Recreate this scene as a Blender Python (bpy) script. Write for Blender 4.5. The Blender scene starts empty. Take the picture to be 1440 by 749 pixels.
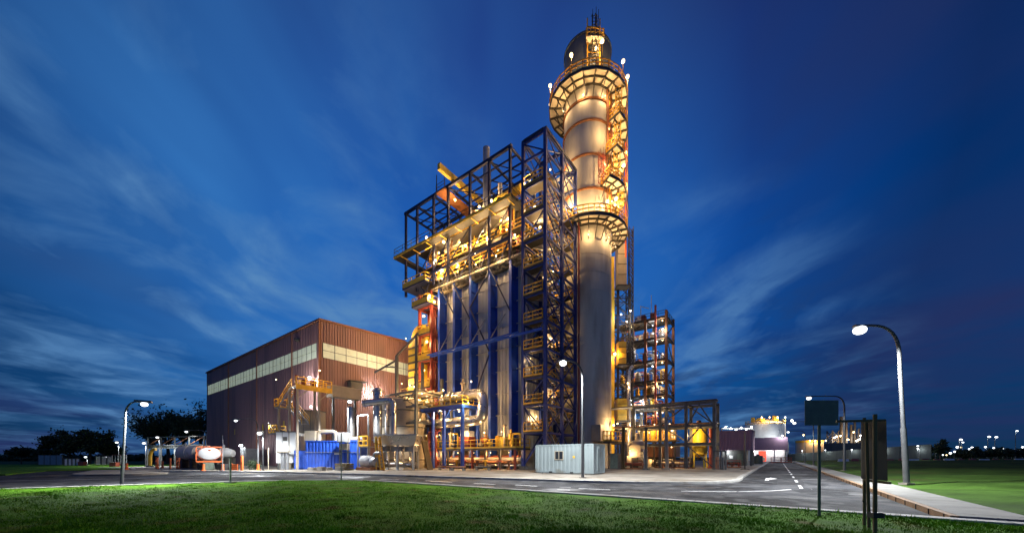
import bpy, math, random
from mathutils import Vector, Matrix
R_ = math.radians
sc = bpy.context.scene
COL = sc.collection
CAMZ, FPX, HY = 1.65, 505.0, 642.0          # eye height, focal length and horizon (pixels of the 1440 wide photograph)
rnd = random.Random(7)

# ------------------------------------------------------------------ helpers
UL = Vector((-0.803, 0.596, 0)).normalized()    # the plant's two directions
UR = Vector((0.596, 0.803, 0)).normalized()
def G(px, Y): return Vector(((px-720)/FPX*Y, Y, 0))
def ZY(py, Y): return CAMZ + (HY-py)/FPX*Y

class Frame:
    def __init__(s, x, y, U=None, V=None): s.o = Vector((x, y, 0)); s.U = U or UR; s.V = V or UL
    def W(s, u, v, z=0.0): return s.o + s.U*u + s.V*v + Vector((0, 0, z))
YU, XV = Vector((0,1,0)), Vector((-1,0,0))      # for things that stand square to the lawn

LOC = {}
class MB:
    def __init__(s): s.v = []; s.f = []; s.sm = []
    def add(s, vs, fs, smooth=False):
        b = len(s.v); s.v += [Vector(q) for q in vs]
        for f in fs: s.f.append(tuple(b+i for i in f)); s.sm.append(smooth)
        return s
    def hexa(s, p):      # p: 4 bottom (ccw) + 4 top
        return s.add(p, [(3,2,1,0),(4,5,6,7),(0,1,5,4),(1,2,6,5),(2,3,7,6),(3,0,4,7)])
    def box(s, x0, x1, y0, y1, z0, z1):
        return s.hexa([(x0,y0,z0),(x1,y0,z0),(x1,y1,z0),(x0,y1,z0),(x0,y0,z1),(x1,y0,z1),(x1,y1,z1),(x0,y1,z1)])
    def fbox(s, F, u0, u1, v0, v1, z0, z1):
        W = F.W
        return s.hexa([W(u0,v0,z0),W(u1,v0,z0),W(u1,v1,z0),W(u0,v1,z0),W(u0,v0,z1),W(u1,v0,z1),W(u1,v1,z1),W(u0,v1,z1)])
    def bar(s, a, b, w=0.1, h=None, up=(0,0,1)):
        a = Vector(a); b = Vector(b); h = h or w
        d = (b-a)
        if d.length < 1e-5: return s
        d.normalize(); u = Vector(up)
        if abs(d.dot(u)) > 0.98: u = UR
        x = d.cross(u).normalized()*(w/2); y = x.cross(d).normalized()*(h/2)
        return s.hexa([a-x-y,a+x-y,b+x-y,b-x-y,a-x+y,a+x+y,b+x+y,b-x+y])
    def tube(s, pts, r, n=10, cap=True, smooth=True):
        pts = [Vector(p) for p in pts]
        rs = r if isinstance(r, (list, tuple)) else [r]*len(pts)
        b = len(s.v); N = len(pts); px = None
        for i, p in enumerate(pts):
            if i == 0: d = pts[1]-pts[0]
            elif i == N-1: d = pts[-1]-pts[-2]
            else: d = (pts[i]-pts[i-1]).normalized()+(pts[i+1]-pts[i]).normalized()
            d.normalize()
            if px is None:
                u = Vector((0,0,1)) if abs(d.z) < 0.9 else Vector((1,0,0))
                px = d.cross(u).normalized()
            else:
                px = (px-d*px.dot(d)).normalized()
            py = d.cross(px)
            for k in range(n):
                a = 2*math.pi*k/n
                s.v.append(p+px*(math.cos(a)*rs[i])+py*(math.sin(a)*rs[i]))
        for i in range(N-1):
            for k in range(n):
                k2 = (k+1) % n
                s.f.append((b+i*n+k, b+i*n+k2, b+(i+1)*n+k2, b+(i+1)*n+k)); s.sm.append(smooth)
        if cap:
            c = len(s.v); s.v += [Vector(q) for q in s.v[b:b+n]]+[Vector(q) for q in s.v[b+(N-1)*n:b+N*n]]
            s.f.append(tuple(c+k for k in reversed(range(n)))); s.sm.append(False)
            s.f.append(tuple(c+n+k for k in range(n))); s.sm.append(False)
        return s
    def lathe(s, c, prof, n=24, a0=0.0, a1=2*math.pi, smooth=True, axis=None):
        # prof: list of (r,z) ; axis None = vertical at c
        c = Vector(c); full = abs(a1-a0-2*math.pi) < 1e-6
        m = n if full else n+1
        b = len(s.v)
        if axis is not None:
            ax = Vector(axis).normalized(); e1 = ax.cross(Vector((0,0,1)))
            e1 = e1.normalized() if e1.length > 1e-3 else Vector((1,0,0)); e2 = ax.cross(e1)
        else: ax, e1, e2 = Vector((0,0,1)), Vector((0,-1,0)), Vector((1,0,0))
        for (r, z) in prof:
            for k in range(m):
                a = a0+(a1-a0)*k/n
                s.v.append(c+ax*z+e1*(math.cos(a)*r)+e2*(math.sin(a)*r))
        for i in range(len(prof)-1):
            for k in range(n):
                k2 = (k+1) % m
                s.f.append((b+i*m+k, b+i*m+k2, b+(i+1)*m+k2, b+(i+1)*m+k)); s.sm.append(smooth)
        return s
    def ball(s, c, r, n=10, sz=1.0):
        return s.lathe(c, [(max(1e-4, r*math.sin(math.pi*i/6)), -r*sz*math.cos(math.pi*i/6)) for i in range(7)], n)
    def poly(s, pts, z):
        return s.add([(p[0], p[1], z) for p in pts], [tuple(range(len(pts)))])
    def slab(s, pts, z0, z1):   # convex or simple polygon, ccw
        n = len(pts)
        vs = [(p[0],p[1],z0) for p in pts]+[(p[0],p[1],z1) for p in pts]
        fs = [tuple(reversed(range(n))), tuple(range(n, 2*n))]+[(i,(i+1)%n,n+(i+1)%n,n+i) for i in range(n)]
        return s.add(vs, fs)
    def corr(s, a, b, z0, za, zb=None, pitch=0.5, depth=0.08, out=None):
        # trapezoid sheet from a to b; rib tops stand 'depth' proud along 'out'
        a = Vector((a[0],a[1],0)); b = Vector((b[0],b[1],0)); zb = za if zb is None else zb
        L = (b-a).length; d = (b-a)/L; n = max(1, int(round(L/pitch))); o = Vector(out).normalized()*depth
        prof = []
        for i in range(n):
            t = i/n
            prof += [(t,0),(t+.35/n,0),(t+.45/n,1),(t+.9/n,1)]
        prof.append((1.0,0))
        vs = []
        for (t, k) in prof:
            p = a+d*(L*t)+o*k
            vs += [(p.x,p.y,z0),(p.x,p.y,za+(zb-za)*t)]
        return s.add(vs, [(2*i,2*i+2,2*i+3,2*i+1) for i in range(len(prof)-1)])
    def build(s, name, mat, parent=None, loc=None):
        off = LOC.get(parent.name, Vector()) if parent else Vector(loc or (0,0,0))
        me = bpy.data.meshes.new(name)
        me.from_pydata([tuple(q-off) for q in s.v], [], s.f)
        me.polygons.foreach_set('use_smooth', s.sm)
        me.materials.append(mat); me.update()
        if any(s.sm): me.set_sharp_from_angle(angle=R_(38))
        o = bpy.data.objects.new(name, me); COL.objects.link(o)
        if parent: o.parent = parent
        else: o.location = off
        LOC[o.name] = off
        return o

def thing(name, label, cat, loc=(0,0,0), group=None):
    o = bpy.data.objects.new(name, None); COL.objects.link(o)
    o.location = loc; o.empty_display_size = .3
    o['label'] = label; o['category'] = cat
    if group: o['group'] = group
    LOC[o.name] = Vector(loc)
    return o
def tag(o, label, cat, group=None):
    o['label'] = label; o['category'] = cat
    if group: o['group'] = group
    return o
def kind(o, k): o['kind'] = k; return o

def arc(c, a, b, n=6):
    """points turning from c+a to c+b (quarter turn)"""
    c, a, b = Vector(c), Vector(a), Vector(b)
    return [c+a*math.cos(i/n*math.pi/2)+b*math.sin(i/n*math.pi/2) for i in range(n+1)]
def bend(pts, r, n=5):
    """round the corners of a polyline"""
    P = [Vector(p) for p in pts]; out = [P[0]]
    for i in range(1, len(P)-1):
        d0 = (P[i-1]-P[i]).normalized(); d1 = (P[i+1]-P[i]).normalized()
        a, b = P[i]+d0*r, P[i]+d1*r
        for k in range(n+1):
            t = k/n
            out.append(a*(1-t)**2+P[i]*2*t*(1-t)+b*t*t)
    return out+[P[-1]]
def rail(mb, pts, h=1.1, step=1.5, w=0.07, kick=True, closed=False):
    pts = [Vector(p) for p in pts]
    if closed: pts = pts+[pts[0]]
    for a, b in zip(pts[:-1], pts[1:]):
        L = (b-a).length; n = max(1, int(round(L/step)))
        for hh in (h, h*.55): mb.bar(a+Vector((0,0,hh)), b+Vector((0,0,hh)), w)
        if kick: mb.bar(a+Vector((0,0,.1)), b+Vector((0,0,.1)), .03, .2)
        for i in range(n+1):
            p = a.lerp(b, i/n); mb.bar(p, p+Vector((0,0,h)), w)
    return mb

# ------------------------------------------------------------------ materials
def mat(name, col, rough=.6, metal=0.0, var=.25, scale=1.5, bump=0.0, bscale=None, stretch=None, col2=None, emit=None, estr=0, dirt=None, spec=None, band=(.3,.7)):
    m = bpy.data.materials.new(name); m.use_nodes = True
    nt = m.node_tree; N = nt.nodes; Lk = nt.links
    bs = N['Principled BSDF']
    bs.inputs['Roughness'].default_value = rough; bs.inputs['Metallic'].default_value = metal
    tc = N.new('ShaderNodeTexCoord'); mp = N.new('ShaderNodeMapping')
    Lk.new(tc.outputs['Object'], mp.inputs['Vector'])
    if stretch: mp.inputs['Scale'].default_value = stretch
    nz = N.new('ShaderNodeTexNoise'); nz.inputs['Scale'].default_value = scale; nz.inputs['Detail'].default_value = 6
    nz.inputs['Roughness'].default_value = .62
    Lk.new(mp.outputs[0], nz.inputs['Vector'])
    rp = N.new('ShaderNodeValToRGB'); e = rp.color_ramp.elements
    e[0].position, e[1].position = band
    c = Vector(col[:3]); c2 = Vector(col2) if col2 else c*(1+var)
    c1 = c if col2 else c*(1-var)
    e[0].color = (*c1, 1); e[1].color = (*c2, 1)
    Lk.new(nz.outputs['Fac'], rp.inputs['Fac'])
    out = rp.outputs['Color']
    if dirt:
        n2 = N.new('ShaderNodeTexNoise'); n2.inputs['Scale'].default_value = dirt[1]; n2.inputs['Detail'].default_value = 8
        Lk.new(mp.outputs[0], n2.inputs['Vector'])
        r2 = N.new('ShaderNodeValToRGB'); r2.color_ramp.elements[0].position = dirt[2]; r2.color_ramp.elements[1].position = min(1, dirt[2]+.18)
        Lk.new(n2.outputs['Fac'], r2.inputs['Fac'])
        mx = N.new('ShaderNodeMix'); mx.data_type = 'RGBA'
        Lk.new(r2.outputs['Color'], mx.inputs['Factor']); Lk.new(out, mx.inputs['A']); mx.inputs['B'].default_value = (*dirt[0], 1)
        out = mx.outputs['Result']
    Lk.new(out, bs.inputs['Base Color'])
    rr = N.new('ShaderNodeMapRange'); rr.inputs['To Min'].default_value = max(0, rough-.12); rr.inputs['To Max'].default_value = min(1, rough+.15)
    Lk.new(nz.outputs['Fac'], rr.inputs['Value']); Lk.new(rr.outputs[0], bs.inputs['Roughness'])
    if bump:
        nb = N.new('ShaderNodeTexNoise'); nb.inputs['Scale'].default_value = bscale or scale*8; nb.inputs['Detail'].default_value = 4
        Lk.new(mp.outputs[0], nb.inputs['Vector'])
        bp = N.new('ShaderNodeBump'); bp.inputs['Strength'].default_value = bump; bp.inputs['Distance'].default_value = .05
        Lk.new(nb.outputs['Fac'], bp.inputs['Height']); Lk.new(bp.outputs[0], bs.inputs['Normal'])
    if spec is not None: bs.inputs['Specular IOR Level'].default_value = spec
    if emit:
        bs.inputs['Emission Color'].default_value = (*emit, 1); bs.inputs['Emission Strength'].default_value = estr
    return m
M = {}
M['grass'] = mat('lawn grass', (.062,.155,.008), .9, var=.5, scale=.6, bump=.8, bscale=14, dirt=((.11,.085,.022), .8, .57), spec=.06)
M['sidegrass'] = mat('rough side lawn', (.030,.062,.010), .9, var=.55, scale=.35, bump=1.0, bscale=6, dirt=((.05,.048,.016), .22, .55), spec=.04)
M['blade'] = mat('grass blades', (.085,.215,.008), .9, var=.6, scale=1.1, dirt=((.15,.115,.03), .8, .57), spec=.03)
M['soil'] = mat('rough ground', (.03,.05,.016), .95, var=.4, scale=.1, bump=.5, bscale=2, spec=.05)
M['asphalt'] = mat('asphalt', (.036,.037,.040), .8, var=.62, scale=.28, bump=.7, bscale=26, dirt=((.095,.094,.094), 1.1, .50), spec=.06, band=(.40,.60))
M['concrete'] = mat('concrete paving', (.21,.19,.16), .8, var=.35, scale=.5, bump=.25, bscale=12, dirt=((.095,.075,.052), .32, .50), spec=.12)
M['kerb'] = mat('kerb concrete', (.32,.31,.285), .8, var=.2, scale=2, bump=.3, bscale=20, dirt=((.13,.10,.065), .9, .55), spec=.15)
M['paving'] = mat('sidewalk concrete', (.17,.168,.155), .85, var=.25, scale=1.2, bump=.2, bscale=16, dirt=((.10,.095,.08), .5, .54), spec=.15)
M['kerbface'] = mat('brown kerb stone', (.2,.12,.06), .85, var=.3, scale=3, bump=.3)
M['paint'] = mat('road paint', (.72,.72,.7), .6, var=.1, scale=5, dirt=((.2,.2,.2), 4, .62))
M['ypaint'] = mat('yellow road paint', (.6,.45,.08), .6, var=.1, scale=5)
M['blue'] = mat('blue steel paint', (.010,.055,.36), .45, var=.25, scale=.8, bump=.06, dirt=((.012,.03,.13), .5, .6))
M['towerblue'] = mat('stair tower blue paint', (.007,.026,.165), .5, var=.3, scale=.8, dirt=((.012,.02,.08), .5, .56))
M['navy'] = mat('dark blue steel paint', (.006,.011,.045), .5, var=.3, scale=.8)
M['casing'] = mat('ribbed boiler casing', (.47,.465,.44), .45, .25, var=.18, scale=.35, stretch=(1,1,.15), dirt=((.30,.27,.22), .3, .56))
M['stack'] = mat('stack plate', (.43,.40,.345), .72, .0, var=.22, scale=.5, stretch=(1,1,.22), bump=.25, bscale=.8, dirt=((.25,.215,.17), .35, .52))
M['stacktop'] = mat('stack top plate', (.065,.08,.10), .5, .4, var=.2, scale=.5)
M['soffit'] = mat('pale deck plate', (.55,.48,.37), .6, var=.12, scale=.8, dirt=((.4,.33,.24), .9, .6))
M['yellow'] = mat('safety yellow paint', (.62,.34,.02), .5, var=.2, scale=2, dirt=((.3,.14,.02), 1.2, .62))
M['gold'] = mat('yellow plant paint', (.55,.36,.03), .5, var=.2, scale=1)
M['siloyellow'] = mat('silo yellow paint', (.68,.50,.03), .45, var=.12, scale=1.2, dirt=((.4,.25,.04), 1, .62))
M['red'] = mat('red oxide paint', (.22,.038,.02), .5, var=.3, scale=1)
M['orange'] = mat('orange plastic', (.65,.13,.02), .5, var=.25, scale=1.5)
M['darksteel'] = mat('dark weathered steel', (.05,.045,.04), .6, .3, var=.35, scale=1, dirt=((.11,.06,.03), .8, .58))
M['grey'] = mat('grey painted steel', (.085,.088,.082), .55, .2, var=.25, scale=1, dirt=((.07,.05,.03), .7, .58))
M['lampsteel'] = mat('weathered lamp post steel', (.06,.063,.066), .6, .1, var=.2, scale=2)
M['galv'] = mat('galvanised steel', (.26,.265,.27), .45, .5, var=.18, scale=2)
M['silver'] = mat('aluminium cladding', (.46,.44,.41), .28, .85, var=.12, scale=1.2, bump=.1, bscale=5)
M['cream'] = mat('cream sheet metal', (.33,.275,.195), .55, var=.14, scale=.7, dirt=((.3,.24,.17), .6, .62))
M['white'] = mat('white paint', (.55,.55,.53), .45, var=.1, scale=.7, dirt=((.45,.43,.38), .6, .62))
M['maroon'] = mat('maroon ribbed cladding', (.235,.125,.112), .6, .0, var=.2, scale=.35, stretch=(1,1,.12), dirt=((.14,.085,.082), .4, .54))
M['brick'] = mat('brown cladding', (.22,.09,.05), .6, var=.2, scale=.6)
M['purple'] = mat('mauve cladding', (.26,.16,.22), .6, var=.12, scale=.4)
M['panel'] = mat('lit translucent panel', (.5,.52,.42), .5, var=.2, scale=.5, emit=(.60,.68,.46), estr=.33, dirt=((.3,.3,.22), .8, .58))
M['blueskip'] = mat('blue enclosure paint', (.018,.075,.42), .42, var=.15, scale=.8, bump=.05, dirt=((.03,.05,.2), .5, .62))
M['contgrey'] = mat('pale grey container paint', (.20,.235,.235), .5, var=.1, scale=.6, dirt=((.13,.125,.10), .9, .56))
M['glass'] = mat('dark window glass', (.02,.022,.025), .1, var=.2, scale=2)
M['black'] = mat('black board', (.012,.012,.012), .6, var=.3, scale=3)
M['wood'] = mat('timber', (.12,.085,.03), .75, var=.3, scale=2, stretch=(6,6,.6))
M['tarnish'] = mat('sign back', (.11,.135,.10), .6, .2, var=.25, scale=4)
M['bark'] = mat('bark', (.05,.038,.026), .9, var=.3, scale=4)
M['leaf'] = mat('dark leaves', (.022,.04,.014), .85, var=.5, scale=.8)
M['rust'] = mat('rusty steel', (.22,.085,.03), .7, .2, var=.4, scale=1.5)
M['tyre'] = mat('tyre rubber', (.02,.02,.02), .8, var=.2, scale=4)
M['berm'] = mat('pale retaining wall', (.08,.095,.09), .85, var=.2, scale=.2)
M['warm'] = mat('warm lamp glass', (.8,.7,.5), .3, var=.02, scale=1, emit=(1,.72,.34), estr=3.0)
M['cool'] = mat('white lamp glass', (.8,.8,.8), .3, var=.02, scale=1, emit=(.92,.97,1), estr=3.2)
M['vesselpaint'] = mat('dull white vessel paint', (.34,.34,.33), .5, var=.2, scale=.8, dirt=((.2,.17,.13), .9, .56))
M['tail'] = mat('lit red panel', (.6,.05,.03), .4, var=.1, scale=1, emit=(1,.07,.03), estr=1.1)

LIGHTS = {}
def point(name, loc, energy, col, parent=None, r=.12, typ='POINT'):
    l = bpy.data.lights.new(name, typ); l.energy = energy; l.color = col; l.shadow_soft_size = r
    o = bpy.data.objects.new(name, l); COL.objects.link(o)
    off = LOC.get(parent.name, Vector()) if parent else Vector()
    o.location = Vector(loc)-off
    if parent: o.parent = parent
    return o
WARM, COOL, AMBER = (1,.62,.26), (.90,.96,1), (1,.5,.15)
def bulb(parent, p, energy=500, warm=True, r=.2, name='floodlight', drop=(0,0,-.45), col=None, pole=None):
    p = Vector(p)
    o = MB().ball(p, r, 10).build(name, M['warm' if warm else 'cool'], parent)
    point(name+'_light', p+Vector(drop), energy, col or (WARM if warm else COOL), parent)
    if pole is not None:
        MB().bar(pole, p, .07).build('lamp_pole', M['yellow'] if warm else M['galv'], o)
    return o

# ------------------------------------------------------------------ camera, sky, sun
cd = bpy.data.cameras.new('camera'); cam = bpy.data.objects.new('camera', cd); COL.objects.link(cam)
cam.location = (0,0,CAMZ); cam.rotation_euler = (R_(90),0,0)
cd.sensor_width = 36; cd.lens = FPX/1440*36; cd.shift_y = (HY-374.5)/1440; cd.clip_end = 5000; cd.clip_start = .1
sc.camera = cam
vs = sc.view_settings
vs.view_transform = 'Standard'; vs.look = 'None'; vs.exposure = 0; vs.gamma = 1; vs.use_curve_mapping = False
sc.cycles.use_denoising = True; sc.cycles.use_light_tree = True
sc.cycles.sample_clamp_indirect = 4; sc.cycles.max_bounces = 5; sc.cycles.caustics_reflective = False; sc.cycles.caustics_refractive = False

w = bpy.data.worlds.new('World'); sc.world = w; w.use_nodes = True
nt = w.node_tree; N = nt.nodes; Lk = nt.links
bg = N['Background']
def math_(op, a, b=None):
    n = N.new('ShaderNodeMath'); n.operation = op
    for i, x in enumerate((a, b)):
        if x is None: continue
        if isinstance(x, (int, float)): n.inputs[i].default_value = x
        else: Lk.new(x, n.inputs[i])
    return n.outputs[0]
def ramp_(fac, stops):
    r = N.new('ShaderNodeValToRGB'); e = r.color_ramp.elements
    while len(e) < len(stops): e.new(.5)
    for q, (p, c) in zip(e, stops): q.position = p; q.color = (*c, 1) if len(c) == 3 else c
    if not isinstance(fac, (int, float)): Lk.new(fac, r.inputs[0])
    return r.outputs[0]
def mix_(fac, a, b, mode='MIX'):
    n = N.new('ShaderNodeMix'); n.data_type = 'RGBA'; n.blend_type = mode
    for k, x in (('Factor', fac), ('A', a), ('B', b)):
        if isinstance(x, (int, float)): n.inputs[k].default_value = x
        elif isinstance(x, tuple): n.inputs[k].default_value = (*x, 1)
        else: Lk.new(x, n.inputs[k])
    return n.outputs['Result']
tc = N.new('ShaderNodeTexCoord'); sx = N.new('ShaderNodeSeparateXYZ'); Lk.new(tc.outputs['Generated'], sx.inputs[0])
dx, dy, dz = sx.outputs
zc = math_('MAXIMUM', dz, 0.0)
sky = N.new('ShaderNodeTexSky'); sky.sky_type = 'NISHITA'; sky.sun_disc = False
sky.sun_elevation = R_(-4); sky.sun_rotation = R_(10); sky.ozone_density = 4
base = ramp_(zc, [(0,(.018,.085,.23)), (.10,(.0075,.105,.355)), (.28,(.005,.105,.45)), (.50,(.004,.078,.385)), (.74,(.012,.045,.235)), (1,(.012,.025,.13))])
def toward(v, stops):
    dt = N.new('ShaderNodeVectorMath'); dt.operation = 'DOT_PRODUCT'; Lk.new(tc.outputs['Generated'], dt.inputs[0]); dt.inputs[1].default_value = Vector(v).normalized()
    return ramp_(dt.outputs['Value'], [(p, (c, c, c)) for p, c in stops])
# brighter where the afterglow stands, behind the plant
base = mix_(1, base, toward((-.06,.90,.45), [(0,.95), (.35,.40), (.66,.33), (.80,.66), (.90,.98), (1,1.15)]), 'MULTIPLY')
# wind-drawn cloud: coordinates on a cloud plane, drawn out along the wind
dn = math_('ADD', zc, .10)
cxp, cyp = math_('DIVIDE', dx, dn), math_('DIVIDE', dy, dn)
wa = R_(-2); wx, wy = math.sin(wa), math.cos(wa)
al = math_('ADD', math_('MULTIPLY', cxp, wx), math_('MULTIPLY', cyp, wy))
ac = math_('ADD', math_('MULTIPLY', cxp, wy), math_('MULTIPLY', cyp, -wx))
def cloud(sal, sac, off, scale, detail=6, dist=.6):
    cb = N.new('ShaderNodeCombineXYZ')
    Lk.new(math_('MULTIPLY', al, sal), cb.inputs[0]); Lk.new(math_('MULTIPLY', ac, sac), cb.inputs[1]); cb.inputs[2].default_value = off
    n = N.new('ShaderNodeTexNoise'); n.inputs['Scale'].default_value = scale; n.inputs['Detail'].default_value = detail
    n.inputs['Roughness'].default_value = .55; n.inputs['Distortion'].default_value = dist
    Lk.new(cb.outputs[0], n.inputs['Vector']); return n.outputs['Fac']
dark = ramp_(cloud(.34, .55, 3.1, 1.2, 4, .8), [(.40,(0,0,0)), (.66,(1,1,1))])
base = mix_(math_('MULTIPLY', dark, toward((-.06,.9,.5), [(.58,.95), (.82,.55), (.93,.10)])), base, (.017,.030,.115))
veil = ramp_(cloud(.45, .62, 5.7, .9, 4, 1.0), [(.30,(0,0,0)), (.70,(1,1,1))])
w1 = cloud(.80, 1.20, 9.3, 1.1, 8, 1.0); w2 = cloud(1.5, 1.9, 2.2, 1.9, 6, .6)
wisp = ramp_(math_('ADD', math_('MULTIPLY', w1, .68), math_('MULTIPLY', w2, .32)), [(.46,(0,0,0)), (.545,(.35,.35,.35)), (.64,(1,1,1))])
left = toward((-.26,.86,.44), [(.72,.0), (.90,.8), (.98,1)])
low = math_('MAXIMUM', toward((-.50,.80,.34), [(.82,0), (.96,1)]), toward((.36,.93,.16), [(.88,0), (.975,.7)]))
base = mix_(math_('MULTIPLY', math_('MULTIPLY', veil, .85), left), base, (.040,.195,.53))
base = mix_(math_('MULTIPLY', math_('MULTIPLY', wisp, .85), low), base, (.10,.25,.50))
drk = ramp_(cloud(.9, 1.3, 1.7, 1.3, 5, .8), [(.50,(0,0,0)), (.66,(1,1,1))])
base = mix_(math_('MULTIPLY', math_('MULTIPLY', drk, .6), toward((.40,.92,.16), [(.86,0), (.96,1)])), base, (.014,.045,.15))
nis = mix_(1.0, base, mix_(.02, (0,0,0), sky.outputs[0]), 'ADD')
Lk.new(nis, bg.inputs['Color']); bg.inputs['Strength'].default_value = 1.0

sd = bpy.data.lights.new('moon_fill', 'SUN'); sd.energy = .10; sd.angle = R_(12); sd.color = (.6,.72,1)  # dim moonlight fill, added from behind the camera
so = bpy.data.objects.new('moon_fill', sd); COL.objects.link(so); so.rotation_euler = (R_(62),0,R_(-18)); so.location = (0,-20,60)

# ------------------------------------------------------------------ ground, roads, pavements
RE, LE = Vector((11.1,9.1,0)), Vector((17.9,27.8,0))     # the side road's right and left edge
gr = MB().poly([(-900,-60),(900,-60),(900,1200),(-900,1200)], -.03).build('ground', M['soil']); kind(gr, 'structure')
a2, b2 = RE+UR*150, LE+UR*150
asp = [(-70,-2),(-25,5),(10,2),(RE.x,RE.y),(a2.x,a2.y),(b2.x,b2.y),(50,85),(8,50),(-25,66),(-50,58),(-53.8,41.6),(-45,31.6),(-58,25.5),(-95,12)]
o = MB().poly(asp, 0).build('road', M['asphalt']); kind(o, 'structure')
# lawn in front
lawn_edge = [(-60,-4),(-45,6),(-34,12.6),(-25.3,17.3),(-21.6,19.8),(-17.8,22.5),(-14.6,24.1),(-11.6,24.5),(-9,23.6),(-6.3,21.9),(0,17.4),(5.75,13.2),(11.1,9.1)]
pe = RE-UL*40
lawn_edge.append((pe.x,pe.y))
def inset(pts, d):
    out = []
    for i, p in enumerate(pts):
        a = Vector((*pts[max(0,i-1)],0)); b = Vector((*pts[min(len(pts)-1,i+1)],0))
        t = (b-a).normalized(); n = Vector((t.y,-t.x,0))     # right-hand side
        q = Vector((*p,0))+n*d; out.append((q.x,q.y))
    return out
def smooth(pts, n=4):
    P = [Vector((*p,0)) for p in pts]; out = []
    for i in range(len(P)-1):
        p0, p1, p2, p3 = P[max(0,i-1)], P[i], P[i+1], P[min(len(P)-1,i+2)]
        for k in range(n):
            t = k/n
            q = .5*((2*p1)+(p2-p0)*t+(2*p0-5*p1+4*p2-p3)*t*t+(-p0+3*p1-3*p2+p3)*t**3)
            out.append((q.x,q.y))
    return out+[pts[-1]]
lawn_edge = smooth(lawn_edge)
inner = inset(lawn_edge, .40)
def lawn_h(x, y):
    return .10+.05*math.sin(x*.5+1)*math.sin(y*.37)+.035*math.sin(x*1.3+y*.9)
# lawn as a fan of strips with gentle unevenness
mb = MB(); rows = 26; nI = len(inner)
for r in range(rows+1):
    t = (r/rows)**1.6
    for (x, y) in inner:
        cx_, cy_ = -8+(x+8)*.35, -6
        xx, yy = x+(cx_-x)*t, y+(cy_-y)*t
        mb.v.append(Vector((xx,yy,.085 if r == 0 else lawn_h(xx,yy)*min(1,r/6)+.085*(1-min(1,r/6)))))
for r in range(rows):
    for i in range(nI-1):
        mb.f.append((r*nI+i,(r+1)*nI+i,(r+1)*nI+i+1,r*nI+i+1)); mb.sm.append(True)
o = mb.build('lawn', M['grass']); kind(o, 'structure')
def strip(a, b, z0, z1, za=None):
    """kerb: top between lines a and b, outer face at a"""
    m = MB(); n = len(a)
    for p, q in zip(a, b): m.v += [Vector((p[0],p[1],z0)),Vector((p[0],p[1],z1)),Vector((q[0],q[1],z1)),Vector((q[0],q[1],z0))]
    for i in range(n-1):
        for k in range(3): m.f.append((4*i+k,4*i+4+k,4*i+5+k,4*i+1+k)); m.sm.append(False)
    return m
o = strip(lawn_edge, inset(lawn_edge, .42), -.02, .13).build('lawn_kerb', M['kerb']); kind(o, 'structure')
# plant apron with its kerb
far_ = LE+UR*140
apron_edge = [(-60,52),(-50,47),(-42,40.5),(-28.6,38.6),(-16.8,34),(-11,31.4),(-5.8,28.6),(-3.85,27.6),(1.03,25.2),(4.5,23.4),(7.9,22.3),(12,22.2),(14.5,23.4),(16.4,25.6),(17.9,27.8)]
apron_edge = smooth(apron_edge)+[(far_.x,far_.y)]
ap_in = inset(apron_edge, -.35)
o = MB().slab([p for p in ap_in]+[(60,160),(-60,160)], -.02, .11).build('apron', M['concrete']); kind(o, 'structure')
o = strip(apron_edge, inset(apron_edge, -.36), -.02, .13).build('apron_kerb', M['kerb']); kind(o, 'structure')
# traffic island at the left
isl = smooth([(-49,42),(-43.5,36.5),(-39.2,32.0),(-35.8,31.2),(-33.6,32.6),(-34,35.5),(-38,38),(-46,43.5)])
o = MB().slab(list(reversed(isl)), -.02, .14).build('traffic_island', M['concrete']); kind(o, 'structure')
# sidewalk and lawn right of the side road
def sw(t0, t1, d0, d1, z0, z1, m, name):
    pts = [RE+UR*t0-UL*d0, RE+UR*t0-UL*d1, RE+UR*t1-UL*d1, RE+UR*t1-UL*d0]
    o = MB().slab([(p.x,p.y) for p in pts], z0, z1).build(name, m); kind(o, 'structure')
sw(.02, 150, .0, .16, -.02, .17, M['kerbface'], 'side_road_kerb')
sw(.02, 150, .163, 1.5, -.02, .175, M['paving'], 'sidewalk')
mb = MB(); nu, nv = 90, 70
for i in range(nu+1):
    for j in range(nv+1):
        u = 170*(i/nu)**1.5; v = -1.5-150*(j/nv)**1.7
        p = RE+UR*u+UL*v
        k = min(1, j/3)
        z = .15+k*(.14*math.sin(p.x*.13)*math.cos(p.y*.11)+.06*math.sin(p.x*.7+p.y*.5)+.03*math.sin(p.x*2.3)*math.sin(p.y*1.9))+min(.75, .03*abs(v+1.5))*k
        mb.v.append(Vector((p.x,p.y,z)))
for i in range(nu):
    for j in range(nv):
        a = i*(nv+1)+j; mb.f.append((a,a+1,a+nv+2,a+nv+1)); mb.sm.append(True)
o = mb.build('side_lawn', M['sidegrass']); kind(o, 'structure')
# far left verge
o = MB().slab([(-95,12.5),(-58,26),(-45.4,32.2),(-54.2,41.8),(-52,46),(-45,50),(-60,75),(-200,75),(-200,12)][::-1], -.02, .1).build('left_verge', M['grass']); kind(o, 'structure')

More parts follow.
